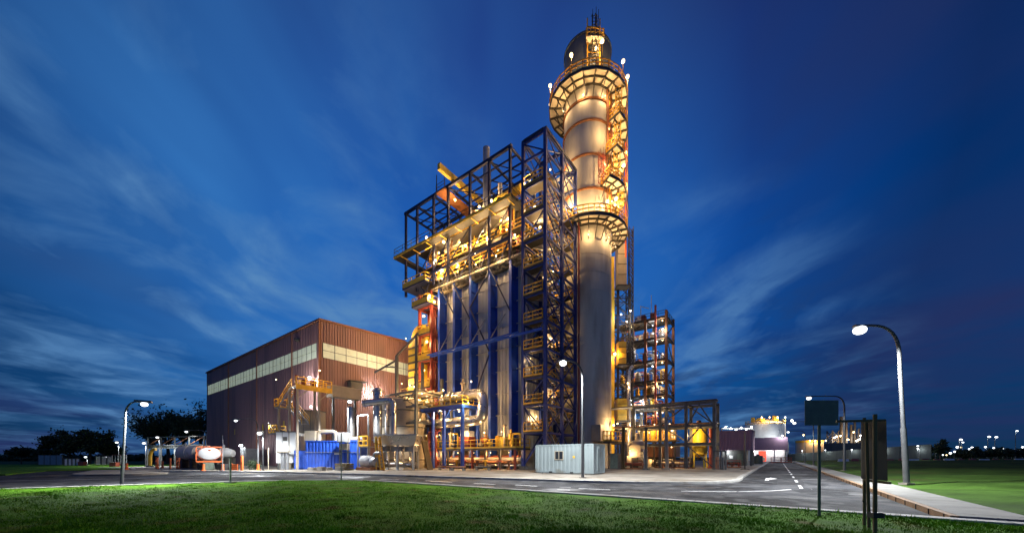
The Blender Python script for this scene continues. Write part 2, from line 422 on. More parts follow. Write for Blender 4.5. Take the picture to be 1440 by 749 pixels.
# painted markings, one sheet
mk = MB()
def line(a, b, w=.12, m=None, z=.004):
    a = Vector((*a,0)); b = Vector((*b,0)); d = (b-a).normalized(); n = Vector((-d.y,d.x,0))*w/2
    (m or mk).add([(*(a-n).xy,z),(*(b-n).xy,z),(*(b+n).xy,z),(*(a+n).xy,z)], [(0,1,2,3)])
def pline(pts, w=.12):
    for a, b in zip(pts[:-1], pts[1:]): line(a, b, w)
for k in range(16):
    t = 6+k*6.2
    a = Vector((16.5,20.6,0))+UR*(k*6.0-2.2); b = a+UR*2.6
    line(a.xy, b.xy, .14)
pline(smooth([(8.2,17.4),(10.2,17.15),(12.2,17.4),(14.2,18.3)]), .13)
line((2.6,19.7),(3.2,19.5),.14); line((3.5,18.9),(4.95,18.1),.14); line((2.3,18.3),(2.9,17.95),.14)
line((-9.9,26.9),(-8.2,26.0),.14); line((-6.1,25.2),(-3.9,23.4),.14); line((-2.4,22.6),(-1,21.6),.14); line((.2,21.2),(1.4,20.3),.14)
pline(smooth([(-12,30.5),(-18,31.6),(-24,30.2),(-30,27.2),(-40,22.2),(-52,16)]), .15)
pline(smooth([(-44,22.8),(-41.5,25.8),(-44,29.5),(-50,36)]), .15)
line((-30,33.2),(-26,34.8),.16); line((-22,35.2),(-18.6,34.2),.16)
# turning arrow in the far lane
A = Vector((20.0,27.6,0)); e1, e2 = UR, -UL
A = G(1080, 27.6); e1, e2 = UR, -UL
def tri(p): mk.add([(*(A+e1*a+e2*b).xy,.004) for a, b in p], [tuple(range(len(p)))])
tri([(-1.7,.10),(0,.58),(1.7,.10)]); tri([(-2.8,-.14),(-2.8,.098),(.4,.098),(.4,-.14)])
o = mk.build('road_markings', M['paint']); kind(o, 'structure')
ym = MB(); line((-41.5,31),(-38.5,33.6),.18,ym,.005); line((-27,39.0-3.2),(-25.5,36.4),.18,ym,.005)
o = ym.build('yellow_road_markings', M['ypaint']); kind(o, 'structure')

jt = MB()
for k in range(60):
    a, b = RE+UR*(.6+k*1.8)-UL*.165, RE+UR*(.6+k*1.8)-UL*1.49; line(a.xy, b.xy, .035, jt, .179)
for k in range(50): a = RE+UR*(.4+k*1.2)+UL*.003; jt.bar(a+Vector((0,0,0)), a+Vector((0,0,.168)), .03)
L0, L1 = lawn_edge, inset(lawn_edge, .41); acc = 0
for k in range(1, len(L0)):
    acc += (Vector(L0[k])-Vector(L0[k-1])).length
    m_ = int((Vector(L0[k])-Vector(L0[k-1])).length/.95)+1
    for q in range(m_):
        t = q/m_; a = Vector(L0[k-1]).lerp(Vector(L0[k]), t); b = Vector(L1[k-1]).lerp(Vector(L1[k]), t); line(a, b, .03, jt, .134)
o = jt.build('kerb_joints', M['black']); kind(o, 'structure')
stn = MB(); rr = random.Random(6)
for (x, y, r0) in ((2.5,18.2,.7),(7.5,16.2,.5),(12.5,17.2,.8),(15.5,15.8,.6),(17.2,20.4,.5),(22,26.4,.7),(27,34,.9),(-5,24.6,.7),(-12.5,28.8,.9),(-22,31,1.2),(-30,29.5,1.4),(-1.5,20.2,.5),(10.2,19.4,.6)):
    n_ = 14; stn.add([(x+math.cos(k/n_*6.283)*r0*rr.uniform(.5,1.25)*1.5, y+math.sin(k/n_*6.283)*r0*rr.uniform(.5,1.25), .0022) for k in range(n_)], [tuple(range(n_))])
o = stn.build('oil_stains', mat('oil stained asphalt', (.013,.013,.014), .55, var=.5, scale=1.5, spec=.3)); kind(o, 'structure')
pt_ = MB()
for (x, y, w_, d_, a) in ((6.5,16.6,2.6,1.1,-.64),(-3.5,25.6,3.2,1.0,-.6),(17.5,22.6,1.3,3.4,-.64),(24,33,1.2,4,-.64),(-20,29.5,4,1.3,.3),(11.6,14.6,1.6,.9,-.64)):
    c, s_ = math.cos(a), math.sin(a)
    pt_.add([(x+c*p-s_*q,y+s_*p+c*q,.003) for p, q in ((-w_/2,-d_/2),(w_/2,-d_/2),(w_/2,d_/2),(-w_/2,d_/2))], [(0,1,2,3)])
o = pt_.build('road_patches', mat('newer asphalt patch', (.014,.014,.015), .7, var=.4, scale=.8, bump=.6, bscale=26, spec=.3)); kind(o, 'structure')
ck = MB(); rr = random.Random(2)
for (x, y, a, L) in ((3.5,16.2,-.5,5),(9,15.5,.9,3.5),(15,18,.6,6),(19.5,24,1.0,7),(-9,27.8,-.4,6),(-16,28,.2,6),(-27,24,.4,7),(0,20.6,-.75,4),(13.2,13.6,-.3,3)):
    p = Vector((x,y,0))
    for k in range(int(L/.45)):
        a += rr.uniform(-.45,.45)*.6; q = p+Vector((math.cos(a),math.sin(a),0))*.45; line(p.xy, q.xy, .025+.02*rr.random(), ck, .0065); p = q
o = ck.build('road_cracks', M['black']); kind(o, 'structure')
for (x, y, lab) in ((1.5,24.55,'square iron drain grate in the gutter left of the grey container'),(10.5,21.7,'square iron drain grate in the gutter before the pipe rack'),(20.6,20.2,'round iron manhole cover in the side road lane')):
    if 'round' in lab: o = MB().lathe((x,y,0), [(.34,.004),(.34,.012),(.001,.013)], 20).build('manhole_cover', M['darksteel'], None, (x,y,0))
    else:
        m = MB()
        for k in range(6): m.box(x-.3+k*.11, x-.25+k*.11, y-.22, y+.22, .006, .014)
        m.box(x-.34,x+.34,y-.26,y-.22,.005,.015).box(x-.34,x+.34,y+.22,y+.26,.005,.015); o = m.build('drain_grate', M['darksteel'], None, (x,y,0))
    tag(o, lab, 'drain cover')
# grass blades on the lawn (nobody could count them)
import numpy as np
rng = np.random.default_rng(3)
def inside(x, y):
    # right of the kerb polyline, by crossing test against the inner polygon closed behind the camera
    poly = inset(lawn_edge, .62)+[(40,-20),(-60,-20)]
    c = np.zeros(len(x), bool); n = len(poly)
    for i in range(n):
        (x0,y0),(x1,y1) = poly[i], poly[(i+1)%n]
        cond = ((y0 > y) != (y1 > y))
        xi = (x1-x0)*(y-y0)/((y1-y0) if y1 != y0 else 1e-9)+x0
        c ^= cond & (x < xi)
    return c
n = 330000
Yr = 6.6+19*rng.random(n)**1.7
Xr = (rng.random(n)*2-1)*1.5*Yr
k = inside(Xr, Yr); Xr, Yr = Xr[k], Yr[k]
patch = np.sin(Xr*1.7+np.sin(Yr*1.3)*2)*np.sin(Yr*1.9+Xr*.6)
keep = rng.random(len(Xr)) < .72+.28*patch; Xr, Yr = Xr[keep], Yr[keep]; n = len(Xr)
nc = 2600; cy0 = 6.8+17*rng.random(nc)**1.5; cx0 = (rng.random(nc)*2-1)*1.45*cy0; kk = rng.integers(0, nc, 34000)
wx_, wy_ = cx0[kk]+rng.normal(0,.10,34000), cy0[kk]+rng.normal(0,.08,34000); kw = inside(wx_, wy_); wx_, wy_ = wx_[kw], wy_[kw]
patch = np.concatenate([patch[keep], np.ones(len(wx_))]); tall = np.concatenate([np.zeros(n), .008+.038*rng.random(len(wx_))]); Xr, Yr = np.concatenate([Xr,wx_]), np.concatenate([Yr,wy_]); n = len(Xr)
hz = .10+.05*np.sin(Xr*.5+1)*np.sin(Yr*.37)+.035*np.sin(Xr*1.3+Yr*.9)-.02
th = rng.random(n)*6.283; hh = (.012+.045*rng.random(n)**3)*(.8+.35*patch)+tall; wd = .006+.008*rng.random(n)+tall*.06
ln = rng.normal(0, .03, (n,2))
V = np.zeros((n,3,3), np.float32)
V[:,0] = np.stack([Xr-np.cos(th)*wd, Yr-np.sin(th)*wd, hz], 1)
V[:,1] = np.stack([Xr+np.cos(th)*wd, Yr+np.sin(th)*wd, hz], 1)
V[:,2] = np.stack([Xr+ln[:,0], Yr+ln[:,1], hz+.03+hh], 1)
me = bpy.data.meshes.new('lawn_grass'); me.vertices.add(n*3); me.vertices.foreach_set('co', V.ravel())
me.loops.add(n*3); me.loops.foreach_set('vertex_index', np.arange(n*3, dtype=np.int32))
me.polygons.add(n); me.polygons.foreach_set('loop_start', np.arange(0, n*3, 3, dtype=np.int32))
me.update(calc_edges=True); me.materials.append(M['blade'])
o = bpy.data.objects.new('lawn_grass', me); COL.objects.link(o); kind(o, 'stuff'); o['label'] = 'short green grass blades of the front lawn'; o['category'] = 'grass'

# ------------------------------------------------------------------ turbine hall
T = Frame(-28.4, 53.0); TL, TR, TH = 56.0, 15.0, 21.95
W = T.W
hall = thing('turbine_hall', 'huge maroon ribbed metal hall with a glowing strip of windows below its roof', 'hall', tuple(W(0,0)))
b0, b1 = 16.45, 18.6
m = MB()
m.corr(W(0,0), W(0,TL), 0, b0-.04, pitch=.9, depth=.07, out=-UR)
m.corr(W(0,0), W(0,TL), b1+.04, TH, pitch=.9, depth=.07, out=-UR)
m.corr(W(0,0), W(0,.75), b0-.04, b1+.04, pitch=.9, depth=.07, out=-UR)
m.build('long_wall', M['maroon'], hall)
m = MB()
m.corr(W(0,0), W(TR,0), 0, b0-.04, pitch=.42, depth=.08, out=-UL)
m.corr(W(0,0), W(TR,0), b1+.04, TH, TH+.65, pitch=.42, depth=.08, out=-UL)
m.corr(W(0,0), W(.35,0), b0-.04, b1+.04, pitch=.42, depth=.08, out=-UL)
m.corr(W(TR,0), W(TR*2,0), 0, TH+.65, TH, pitch=.42, depth=.08, out=-UL)
m.build('gable_wall', M['maroon'], hall)
m = MB().fbox(T, 0, TR*2, TL-.2, TL, 0, TH).fbox(T, TR*2-.2, TR*2, 0, TL-.25, 0, TH); m.build('rear_wall', M['maroon'], hall)
m = MB().add([W(-.1,-.1,TH+.02),W(-.1,TL,TH+.02),W(TR,TL,TH+.67),W(TR,-.1,TH+.67)], [(0,1,2,3)]).add([W(TR*2,-.1,TH+.02),W(TR*2,TL,TH+.02),W(TR,TL,TH+.67),W(TR,-.1,TH+.67)], [(3,2,1,0)])
m.build('roof', M['maroon'], hall)
m = MB().bar(W(-.12,-.15,TH-.05), W(-.12,TL,TH-.05), .14, .3).bar(W(-.12,-.15,TH-.05), W(TR,-.15,TH+.6), .14, .3).bar(W(-.1,-.12,0), W(-.1,-.12,TH-.2), .24)
m.build('flashing', M['brick'], hall)
def band(name, F, axis, a, b, out, n):
    m = MB(); fr = MB()
    for i in range(n):
        t0, t1 = a+(b-a)*i/n, a+(b-a)*(i+1)/n
        for (z0, z1) in ((b0,(b0+b1)/2-.05), ((b0+b1)/2+.05,b1)):
            j = .02*((i*7) % 3)
            if axis == 'v': m.fbox(F, -.04-j, .05, t0+.05, t1-.03, z0, z1)
            else: m.fbox(F, t0+.05, t1-.03, -.04-j, .05, z0, z1)
    o = m.build(name, M['panel'], hall)
    for i in range(n+1):
        t = a+(b-a)*i/n
        if axis == 'v': fr.fbox(F, -.10, -.02, t-.028, t+.018, b0-.03, b1+.03)
        else: fr.fbox(F, t-.028, t+.018, -.10, -.02, b0-.03, b1+.03)
    if axis == 'v': fr.fbox(F, .06, .1, a, b, b0-.05, b1+.05)
    else: fr.fbox(F, a, b, .06, .1, b0-.05, b1+.05)
    fr.build('window_frame', M['grey'], o)
band('window_strip', T, 'v', .75, TL-1, -UR, 34); band('window_strip', T, 'u', .45, TR*2-1, -UL, 16)
for v in (9.0,24.0,40.0): MB().bar(W(-.16,v,.1), W(-.16,v,TH-.2), .16).build('downpipe', M['brick'], hall)
MB().fbox(T, -.3, -.14, -.1, TL, TH-.3, TH-.08).build('gutter', M['brick'], hall)
# small wall openings and floodlights on the long wall
for (v, z) in ((6.5,20.2),): MB().bar(W(-.5,v,z), W(-.1,v+.4,z-.1), .7, .3).build('wall_vent', M['darksteel'], hall)
for v, z in ((12,6.6),(21,6.5),(36,6.3)): MB().fbox(T, -.12, -.075, v, v+.45, z, z+1.1).build('small_window', M['gold'], hall)
bulb(hall, W(-.9,1.1,13.3), 900, False, .26, drop=(-.3,-.4,-.5)); bulb(hall, W(-.9,.7,9.0), 500, False, .2, drop=(-.3,-.4,-.4))
bulb(hall, W(8.5,-1.0,12.4), 900, False, .12, drop=(.1,-.6,-.2), name='wall_light')
MB().fbox(T, 4.2, 6.2, -1.2, -.1, 12.3, 13.4).bar(W(4,-.7,13.5), W(7,-.7,13.7), 1.3, .12).build('hood', M['darksteel'], hall)

# access stair in front of the hall's corner
sX = Frame(*G(418, 44).xy); W = sX.W
st = thing('access_stair', 'yellow railed steel stair climbing to a walkway in front of the maroon hall', 'stair', tuple(W(0,1,.11)))
ZT, ZM = ZY(541.5, 44), ZY(607, 46)
for q, (u, v, zt) in enumerate(((0,0,ZT),(2.6,0,ZT),(2.6,1.2,ZT),(0,5.4,8.2),(1.8,6.2,ZM),(0,2.2,ZT))):
    MB().bar(W(u,v,.11), W(u,v,zt-.1), .24).build('post', M['cream'], st)
d = MB().fbox(sX, -.2, 4.2, -.1, 1.4, ZT-.12, ZT).build('upper_walkway', M['galv'], st)
r = MB(); rail(r, [W(-.15,-.05,ZT),W(4.2,-.05,ZT)], 1.1, 1.1, .09); rail(r, [W(1.2,1.38,ZT),W(4.2,1.38,ZT)], 1.1, 1.1, .08); r.bar(W(-.2,-.14,ZT-.2), W(4.2,-.14,ZT-.2), .06, .5); r.build('railing', M['yellow'], d)
MB().bar(W(0,-.05,ZT-1.6), W(1.3,-.05,ZT-.3), .1).build('knee_brace', M['cream'], st); MB().bar(W(2.6,0,ZT-1.6), W(3.9,0,ZT-.3), .1).build('knee_brace', M['cream'], st)
for u in (.5,1.7): MB().fbox(sX, u, u+.6, .1, .5, ZT+.02, ZT+.9).build('hose_box', M['red'], st)
d = MB().fbox(sX, -.2, 1.9, 5.6, 8.2, ZM-.12, ZM).build('lower_landing', M['galv'], st)
r = MB(); rail(r, [W(-.2,5.7,ZM),W(-.2,8.2,ZM),W(1.9,8.2,ZM)], 1.1, .9, .08); r.build('railing', M['yellow'], d)
def flight(p0, p1, wvec, parent, mat_s=None, n=None, name='stair_flight', mrail='yellow'):
    p0, p1 = Vector(p0), Vector(p1); wv = Vector(wvec)
    m = MB(); n = n or max(4, int(abs(p1.z-p0.z)/.22))
    for q in (p0, p0+wv): m.bar(q, q+(p1-p0), .06, .26)
    for i in range(n):
        c = p0.lerp(p1, (i+.5)/n); m.bar(c, c+wv, .24, .04, up=(0,0,1))
    o = m.build(name, mat_s or M['galv'], parent)
    r = MB()
    for q in (p0, p0+wv):
        for h in (1.0,.55): r.bar(q+Vector((0,0,h)), q+(p1-p0)+Vector((0,0,h)), .07)
        k = max(2, int((p1-p0).length/1.4))
        for i in range(k+1):
            c = q.lerp(q+(p1-p0), i/k); r.bar(c, c+Vector((0,0,1.0)), .06)
    r.build('handrail', M[mrail], o)
    return o
zq = ZY(571, 46.8)
flight(W(-.1,1.4,ZT), W(-.1,5.2,zq), UR*.95, st); MB().fbox(sX, -.2, 2.0, 5.2, 6.3, zq-.12, zq).build('half_landing', M['galv'], st)
flight(W(1.0,5.2,zq), W(1.0,1.2,ZM+.9), UR*.95, st); flight(W(-.1,5.7,ZM), W(-.1,3.0,.2), UR*.95, st)
r = MB(); rail(r, [W(-.2,5.2,zq),W(-.2,6.3,zq),W(2,6.3,zq)], 1.1, .8, .08); r.build('railing', M['yellow'], st)
bulb(st, W(1.9,6.4,9.3), 1400, False, .12, drop=(.4,.5,0)); bulb(st, W(-.6,4.6,ZT+1.2), 500, True, .08, drop=(-.3,-.2,0)); bulb(st, W(2.4,-.6,ZT+2.2), 420, True, .08, drop=(0,-.3,0)); bulb(st, W(-.3,8.0,ZM+1.4), 120, False, .05, name='stair_light')  # first lamp added to light the hall wall, next two to brighten the stair
o = tag(MB().tube([G(416,45.5)+Vector((0,0,.1)), G(416,45.5)+Vector((0,0,ZY(527,45.5)))], .17).build('riser_pipe', M['red'], None, G(416,45.5)), 'tall red vertical pipe beside the yellow stair at the hall', 'pipe')
bx = Frame(*(sX.W(4.25,-.15)).xy)
o = thing('conveyor_gallery', 'long cream sheet metal gallery box hanging in front of the maroon gable wall', 'gallery', tuple(bx.W(0,0,.11)))
MB().fbox(bx, 0, 4.1, 0, 1.6, ZT-.75, ZT+.65).build('gallery_box', M['cream'], o); MB().fbox(bx, -.05, 4.15, -.08, 1.68, ZT+.652, ZT+.74).build('gallery_roof', M['cream'], o)
for u in (.5, 3.6): MB().bar(bx.W(u,.8,.11), bx.W(u,.8,ZT-.76), .26).build('support', M['grey'], o)
for (px0, px1, py0, py1, Y, lab) in ((415,446,577,655,48.6,'tall cream sheet metal enclosure beside the red vertical pipe'), (388,415,607,650,45.2,'white sheet metal cabin under the yellow stair landing')):
    F = Frame(*G(px1, Y).xy, YU, XV); L = 2.75 if px0 > 400 else 2.4
    o = thing('equipment_cabin', lab, 'cabin', tuple(F.W(0,0,.11)))
    z = ZY(py0, Y)
    MB().fbox(F, 0, 2.2, 0, L, .11 if px0 > 400 else .9, z).build('housing', M['cream' if px0 > 400 else 'white'], o)
    m = MB()
    for k in range(1, 3): m.bar(F.W(-.02, L*k/3, 1), F.W(-.02, L*k/3, z), .05, .03)
    m.bar(F.W(-.04,-.04,z+.04), F.W(-.04,L+.04,z+.04), .12).bar(F.W(-.04,-.04,z+.04), F.W(2.2,-.04,z+.04), .12)
    m.build('trim', M['grey'], o)
    if px0 < 400:
        for k in range(4): MB().bar(F.W(.2+1.8*(k//2), .2+(L-.4)*(k%2), .11), F.W(.2+1.8*(k//2), .2+(L-.4)*(k%2), .9), .18).build('leg', M['grey'], o)
        MB().fbox(F, -.06, -.002, 1.0, 1.5, z-1.1, z-.6).build('vent', M['darksteel'], o)
        bulb(o, F.W(-.25, 1.4, z-2.0), 60, False, .06, drop=(0,-.3,-.1), name='cabin_light')

# blue enclosure and its kit
F = Frame(*G(506, 44.5).xy, YU, XV); W = F.W
o = thing('blue_enclosure', 'long bright blue ribbed acoustic enclosure with cream ducts on its roof', 'enclosure', tuple(W(0,0,.11)))
zt = ZY(620.5, 44.5); BL = 6.7
m = MB().corr(W(0,0), W(0,BL), .15, zt, pitch=.42, depth=.06, out=-YU).corr(W(0,0), W(3,0), .15, zt, pitch=.42, depth=.06, out=-XV)
m.fbox(F, .01, 3, .01, BL-.01, .15, zt-.02); m.build('body', M['blueskip'], o)
MB().fbox(F, .1, 3, BL, BL+1.5, .15, zt-1.1).build('end_module', M['blueskip'], o)
MB().fbox(F, .05, .098, BL+.3, BL+1.1, .3, zt-1.4).build('door', M['blueskip'], o)
MB().fbox(F, -.1, 3.1, -.1, BL+.05, zt, zt+.12).build('roof', M['blueskip'], o)
MB().bar(W(-.1,0,2.25), W(-.1,BL,2.25), .05, .07).build('pipe', M['galv'], o)
MB().fbox(F, -.13, -.065, 2.3, 3.1, 1.95, 2.15).build('lit_notice', M['white'], o)
MB().tube(bend([W(1,5.6,zt+.1),W(1,5.6,zt+1.3),W(1,3.4,zt+1.3),W(1,3.4,zt+.1)], .5), .28, 12).build('cream_duct', M['cream'], o)
MB().tube(bend([W(1.4,2.3,zt+.4),W(1.4,.9,zt+.4),W(1.4,.2,zt+.55)], .3), .3, 12).build('cream_duct', M['cream'], o)
MB().fbox(F, .4, 2, BL-.9, BL+.4, zt+.125, zt+1.4).build('duct_hood', M['cream'], o)
MB().lathe(W(1,2.9,zt+.1), [(0.001,.9),(.35,.9),(.4,0)], 12).build('cap', M['blueskip'], o)
F2 = Frame(*G(488, 43).xy, YU, XV)
o = thing('control_cabinet', 'white electrical cabinet standing high in front of the blue enclosure', 'cabinet', tuple(F2.W(0,0,.11)))
MB().fbox(F2, 0, .8, 0, 1.2, ZY(621,43), ZY(607.5,43)).build('case', M['white'], o); MB().fbox(F2, .1, .7, .0, 1.0, ZY(632,43), ZY(623,43)).build('junction_box', M['cream'], o)
for v in (.15, 1.05): MB().bar(F2.W(.4,v,.11), F2.W(.4,v,ZY(621,43)), .1).build('leg', M['grey'], o)
MB().fbox(F2, -.03,-.002,.25,1.1,ZY(620,43),ZY(609,43)).build('door', M['white'], o)
# timber stack and kerb blocks in front of it
F3 = Frame(*G(487, 41).xy)
o = thing('timber_stack', 'low stack of brown timber lying in front of the blue enclosure', 'timber')
o.location = tuple(F3.W(0,0,.11)); LOC[o.name] = F3.W(0,0,.11)
for k in range(3): MB().fbox(F3, 0, .9, 0, 2.4+.1*k, .13+k*.27, .36+k*.27).build('plank', M['wood'], o)
for k, (px, Y) in enumerate(((440,40.5),(452,40),(462,41),(478,40.2))):
    Fk = Frame(*G(px, Y).xy); o = MB().fbox(Fk, 0, .5, 0, 1.3-.2*(k%2), .11, .45+.1*(k%2)).build('concrete_block', M['concrete'], None, Fk.W(0,0,.11))
    tag(o, 'concrete block lying on the paving in front of the blue enclosure', 'block', 'concrete blocks by the blue enclosure')

# motor pump skid
F = Frame(*G(522, 40.5).xy); W = F.W
o = thing('pump_skid', 'pale ribbed motor pump skid beside the yellow ladders', 'pump', tuple(W(0,0,.11)))
MB().fbox(F, -.1, 1.6, 0, 3.0, .11, .45).build('base', M['rust'], o)
m = MB(); m.lathe(W(.7,1.9,1.15), [(.001,-1.0),(.45,-1.0),(.62,-.85),(.62,.8),(.45,.95),(.001,.95)], 18, axis=UL)
for k in range(8): m.lathe(W(.7,1.9,1.15), [(.62,-.8+k*.2),(.68,-.78+k*.2),(.68,-.72+k*.2),(.62,-.7+k*.2)], 18, axis=UL)
m.build('motor', M['white'], o)
MB().lathe(W(.7,.5,1.05), [(.001,-.4),(.5,-.35),(.6,0),(.5,.35),(.001,.4)], 16, axis=UL).tube(bend([W(.7,.5,1.5),W(.7,.5,2.1),W(.7,-.6,2.1)], .3), .16).build('pump_casing', M['galv'], o)

# silver finned cooler on legs
F = Frame(*G(585, 43.5).xy, YU, XV); W = F.W
o = thing('steel_cooler', 'silver steel cooler bank raised on legs with pipes beneath it', 'cooler', tuple(W(0,0,.11)))
z0, z1 = ZY(626,43.5), ZY(612,43.5); CL = 4.2
MB().hexa([W(-.3,.1,z0),W(1.9,.1,z0),W(1.9,CL-.1,z0),W(-.3,CL-.1,z0),W(-.6,-.2,z1),W(2.2,-.2,z1),W(2.2,CL+.2,z1),W(-.6,CL+.2,z1)][::1]).build('plenum', M['silver'], o)
MB().fbox(F, -.7, 2.3, -.3, CL+.3, z1+.002, z1+.14).build('rim', M['galv'], o)
for k in range(6): MB().bar(W(-.4+2.2*(k//3), .2+(CL-.4)/2*(k%3), .11), W(-.4+2.2*(k//3), .2+(CL-.4)/2*(k%3), z0), .22).build('leg', M['galv'], o)
m = MB()
for k in range(5): m.tube(bend([W(.2,.5+k*.95,.3),W(-.2,.5+k*.95,1.1),W(.5,.9+k*.95,1.5),W(.4,.8+k*.95,z0+.05)], .25), .1, 8)
m.tube([W(.4,0,.7),W(.4,CL,.7)], .3, 12); m.build('pipework', M['silver'], o)
for k in range(3): MB().lathe(W(.8,.8+k*1.7,z0-.7), [(.75,0),(.8,.6)], 16).build('fan_ring', M['galv'], o)
bulb(o, W(.3,2.5,z0-.3), 250, True, .05, drop=(0,0,-.2), name='work_light')
# yellow ladders
for px, lean, lab in ((529,.2,'yellow steep ladder, nearer the pale pump skid'), (535,.6,'yellow steep ladder against the silver cooler')):
    p = G(px, 41.0)+Vector((0,0,.11)); q = p+Vector((-lean-.2,.8,3.9)); wv = UR*.5
    o = thing('ladder', lab, 'ladder', tuple(p))
    for s in (0, 1): MB().bar(p+wv*s, q+wv*s, .12, .2).build('stile', M['yellow'], o)
    m = MB()
    for k in range(11): c = p.lerp(q, (k+.5)/11); m.bar(c, c+wv, .06)
    m.build('rungs', M['yellow'], o)
F = Frame(*G(517, 42).xy)
o = thing('service_platform', 'small yellow railed platform between the blue enclosure and silver cooler', 'platform', tuple(F.W(0,0,.11)))
for k in range(4): MB().bar(F.W(.1+1.2*(k//2), .1+1.6*(k%2), .11), F.W(.1+1.2*(k//2), .1+1.6*(k%2), ZY(628,42)), .12).build('post', M['galv'], o)
MB().fbox(F, 0, 1.4, 0, 1.8, ZY(628,42)+.002, ZY(628,42)+.1).build('deck', M['galv'], o)
r = MB(); z = ZY(628,42)+.1; rail(r, [F.W(0,0,z),F.W(0,1.8,z),F.W(1.4,1.8,z)], 1.2, .9, .12); r.build('railing', M['yellow'], o)
MB().tube(bend([F.W(.3,.3,.2),F.W(.3,.3,ZY(582,42)),F.W(.3,2.6,ZY(582,42)),F.W(.3,2.6,.2)], .25), .1, 8).build('pipe_loop', M['galv'], o)

# silver process pipes and the tank behind them
def pipe(name, label, pts, r, mm, rad=.8, flanges=True, group=None):
    o = thing(name, label, 'pipe', (pts[0][0],pts[0][1],min(p[2] for p in pts)), group)
    MB().tube(bend(pts, rad, 7), r, 14).build('run', M[mm], o)
    if flanges:
        for a, b in ((pts[0], pts[1]), (pts[-1], pts[-2])):
            a = Vector(a); d = (Vector(b)-a).normalized()
            MB().tube([a+d*.25, a+d*.37], r*1.3, 14).build('flange', M['galv'], o)
    return o
g = lambda px, py, Y: G(px, Y)+Vector((0,0,ZY(py,Y)))
pipe('process_pipe', 'fat silver pipe bending from the hall down beside the dark tank', [g(510,567,45.5), g(553,562,46), g(553,622,46)], .42, 'silver')
pipe('process_pipe', 'thick upright silver pipe in the middle of the pipe group', [g(531,546,46.6), g(531,622,46.6)], .55, 'silver', 0.1)
pipe('process_pipe', 'upright silver pipe nearest to the blue enclosure', [g(494,572,47), g(494,620,47), g(494,632,47)], .42, 'silver', .1)
pipe('process_pipe', 'slim upright silver pipe beside the fat bending pipe', [g(543,568,45.2), g(543,622,45.2)], .16, 'silver', .1)
F = Frame(*G(566, 51.5).xy)
o = thing('storage_tank', 'big olive grey vertical storage tank behind the silver pipes', 'tank', tuple(F.W(0,0,.11)))
zt = ZY(566,52)
MB().lathe(F.W(0,0), [(3.2,.11),(3.2,zt),(2.9,zt+.25),(.01,zt+.9)], 32).build('shell', M['cream'], o)
m = MB()
for k in range(4): m.lathe(F.W(0,0,1.2+k*zt/4.2), [(3.21,0),(3.28,.03),(3.28,.12),(3.21,.15)], 32)
m.build('stiffener', M['grey'], o)

# exhaust / air intake block between the hall and the boiler
F = Frame(*G(596, 56).xy); W = F.W
o = thing('air_intake', 'yellow round topped air intake house between the hall and the boiler', 'intake', tuple(W(0,0,.11)))
zA, zB = ZY(520,57), ZY(478,57)
MB().fbox(F, 0, 4.5, 0, 3.8, zA-4, zB).build('filter_house', M['gold'], o)
m = MB()
for k in range(7): m.fbox(F, -.1, -.002, .1, 3.7, zA-3.6+k*(zB-zA+3.6)/7, zA-3.3+k*(zB-zA+3.6)/7)
m.build('louvres', M['darksteel'], o)
MB().lathe(W(0,1.2,zB+.35), [(.001,0),(1.9,.0),(2.1,.2),(2.1,4.2),(1.9,4.5),(.001,4.5)], 24, axis=UR).build('round_duct', M['gold'], o)
MB().fbox(F, .2, 3, .2, 3.4, 4.2, zA-4.002).build('lower_duct', M['cream'], o)
for k in range(4): MB().bar(W(.1+4.2*(k//2), .1+3.6*(k%2), .11), W(.1+4.2*(k//2), .1+3.6*(k%2), zA-4), .35).build('leg', M['grey'], o)
r = MB(); rail(r, [W(-1,4.4,zA-4),W(-1,-.4,zA-4),W(3,-.4,zA-4)]); r.fbox(F, -1, -.01, -.4, 4.4, zA-4.15, zA-4.02); r.build('railing', M['gold'], o)
bulb(o, W(-.8,2.4,zA-2.5), 500, True, .1, drop=(-.3,-.5,0)); bulb(o, W(-.9,.5,zA-7), 500, True, .1, drop=(-.3,-.5,0))
bulb(o, W(-.4,3.9,zB+.6), 1300, True, .1, drop=(-.4,.1,.2)); bulb(o, W(-.9,4.3,zA-2.0), 900, True, .1, drop=(-.4,.1,.2))  # two lamps added here to brighten the hall's gable
# grey steel frame carrying pipes in front of the intake
F = Frame(*G(558, 50).xy); W = F.W
o = thing('pipe_bridge', 'grey steel frame with sloping brackets and pipe trays beside the hall gable', 'pipe rack', tuple(W(0,0,.11)))
zt = ZY(500,50)
for (u, v) in ((0,0),(4.5,0),(0,-4.2),(4.5,-4.2)): MB().bar(W(u,v,.11), W(u,v,zt if v == 0 else zt-3), .34).build('column', M['grey'], o)
m = MB(); m.bar(W(0,0,zt), W(0,-4.6,zt+2.2), .22).bar(W(0,0,zt-.6), W(-.6,4.4,zt-1.8), .2).bar(W(0,0,zt-1.6), W(-.3,2.2,zt-1.3), .15).bar(W(0,-4.2,zt+1.9), W(0,-4.2,zt-3), .25)
for z in (6.2, 8.4, 10.4):
    m.bar(W(0,1.5,z), W(0,-4.4,z), .25).bar(W(4.5,1.5,z), W(4.5,-4.4,z), .25).bar(W(0,0,z), W(4.5,0,z), .2).bar(W(0,-4.2,z), W(4.5,-4.2,z), .2)
m.bar(W(0,0,8.4), W(0,-4.2,10.4), .12).bar(W(0,-4.2,8.4), W(0,0,10.4), .12); m.build('beam', M['grey'], o)
rr = random.Random(4)
for k in range(9):
    u = .3+k*.48; z = (6.2,8.4,10.4)[k%3]+.3
    MB().tube([W(u,4.8-rr.random(),z), W(u,-4.6,z)], .1+.12*rr.random(), 8).build('pipe', M[('silver','darksteel','cream')[k%3]], o)
m = MB()
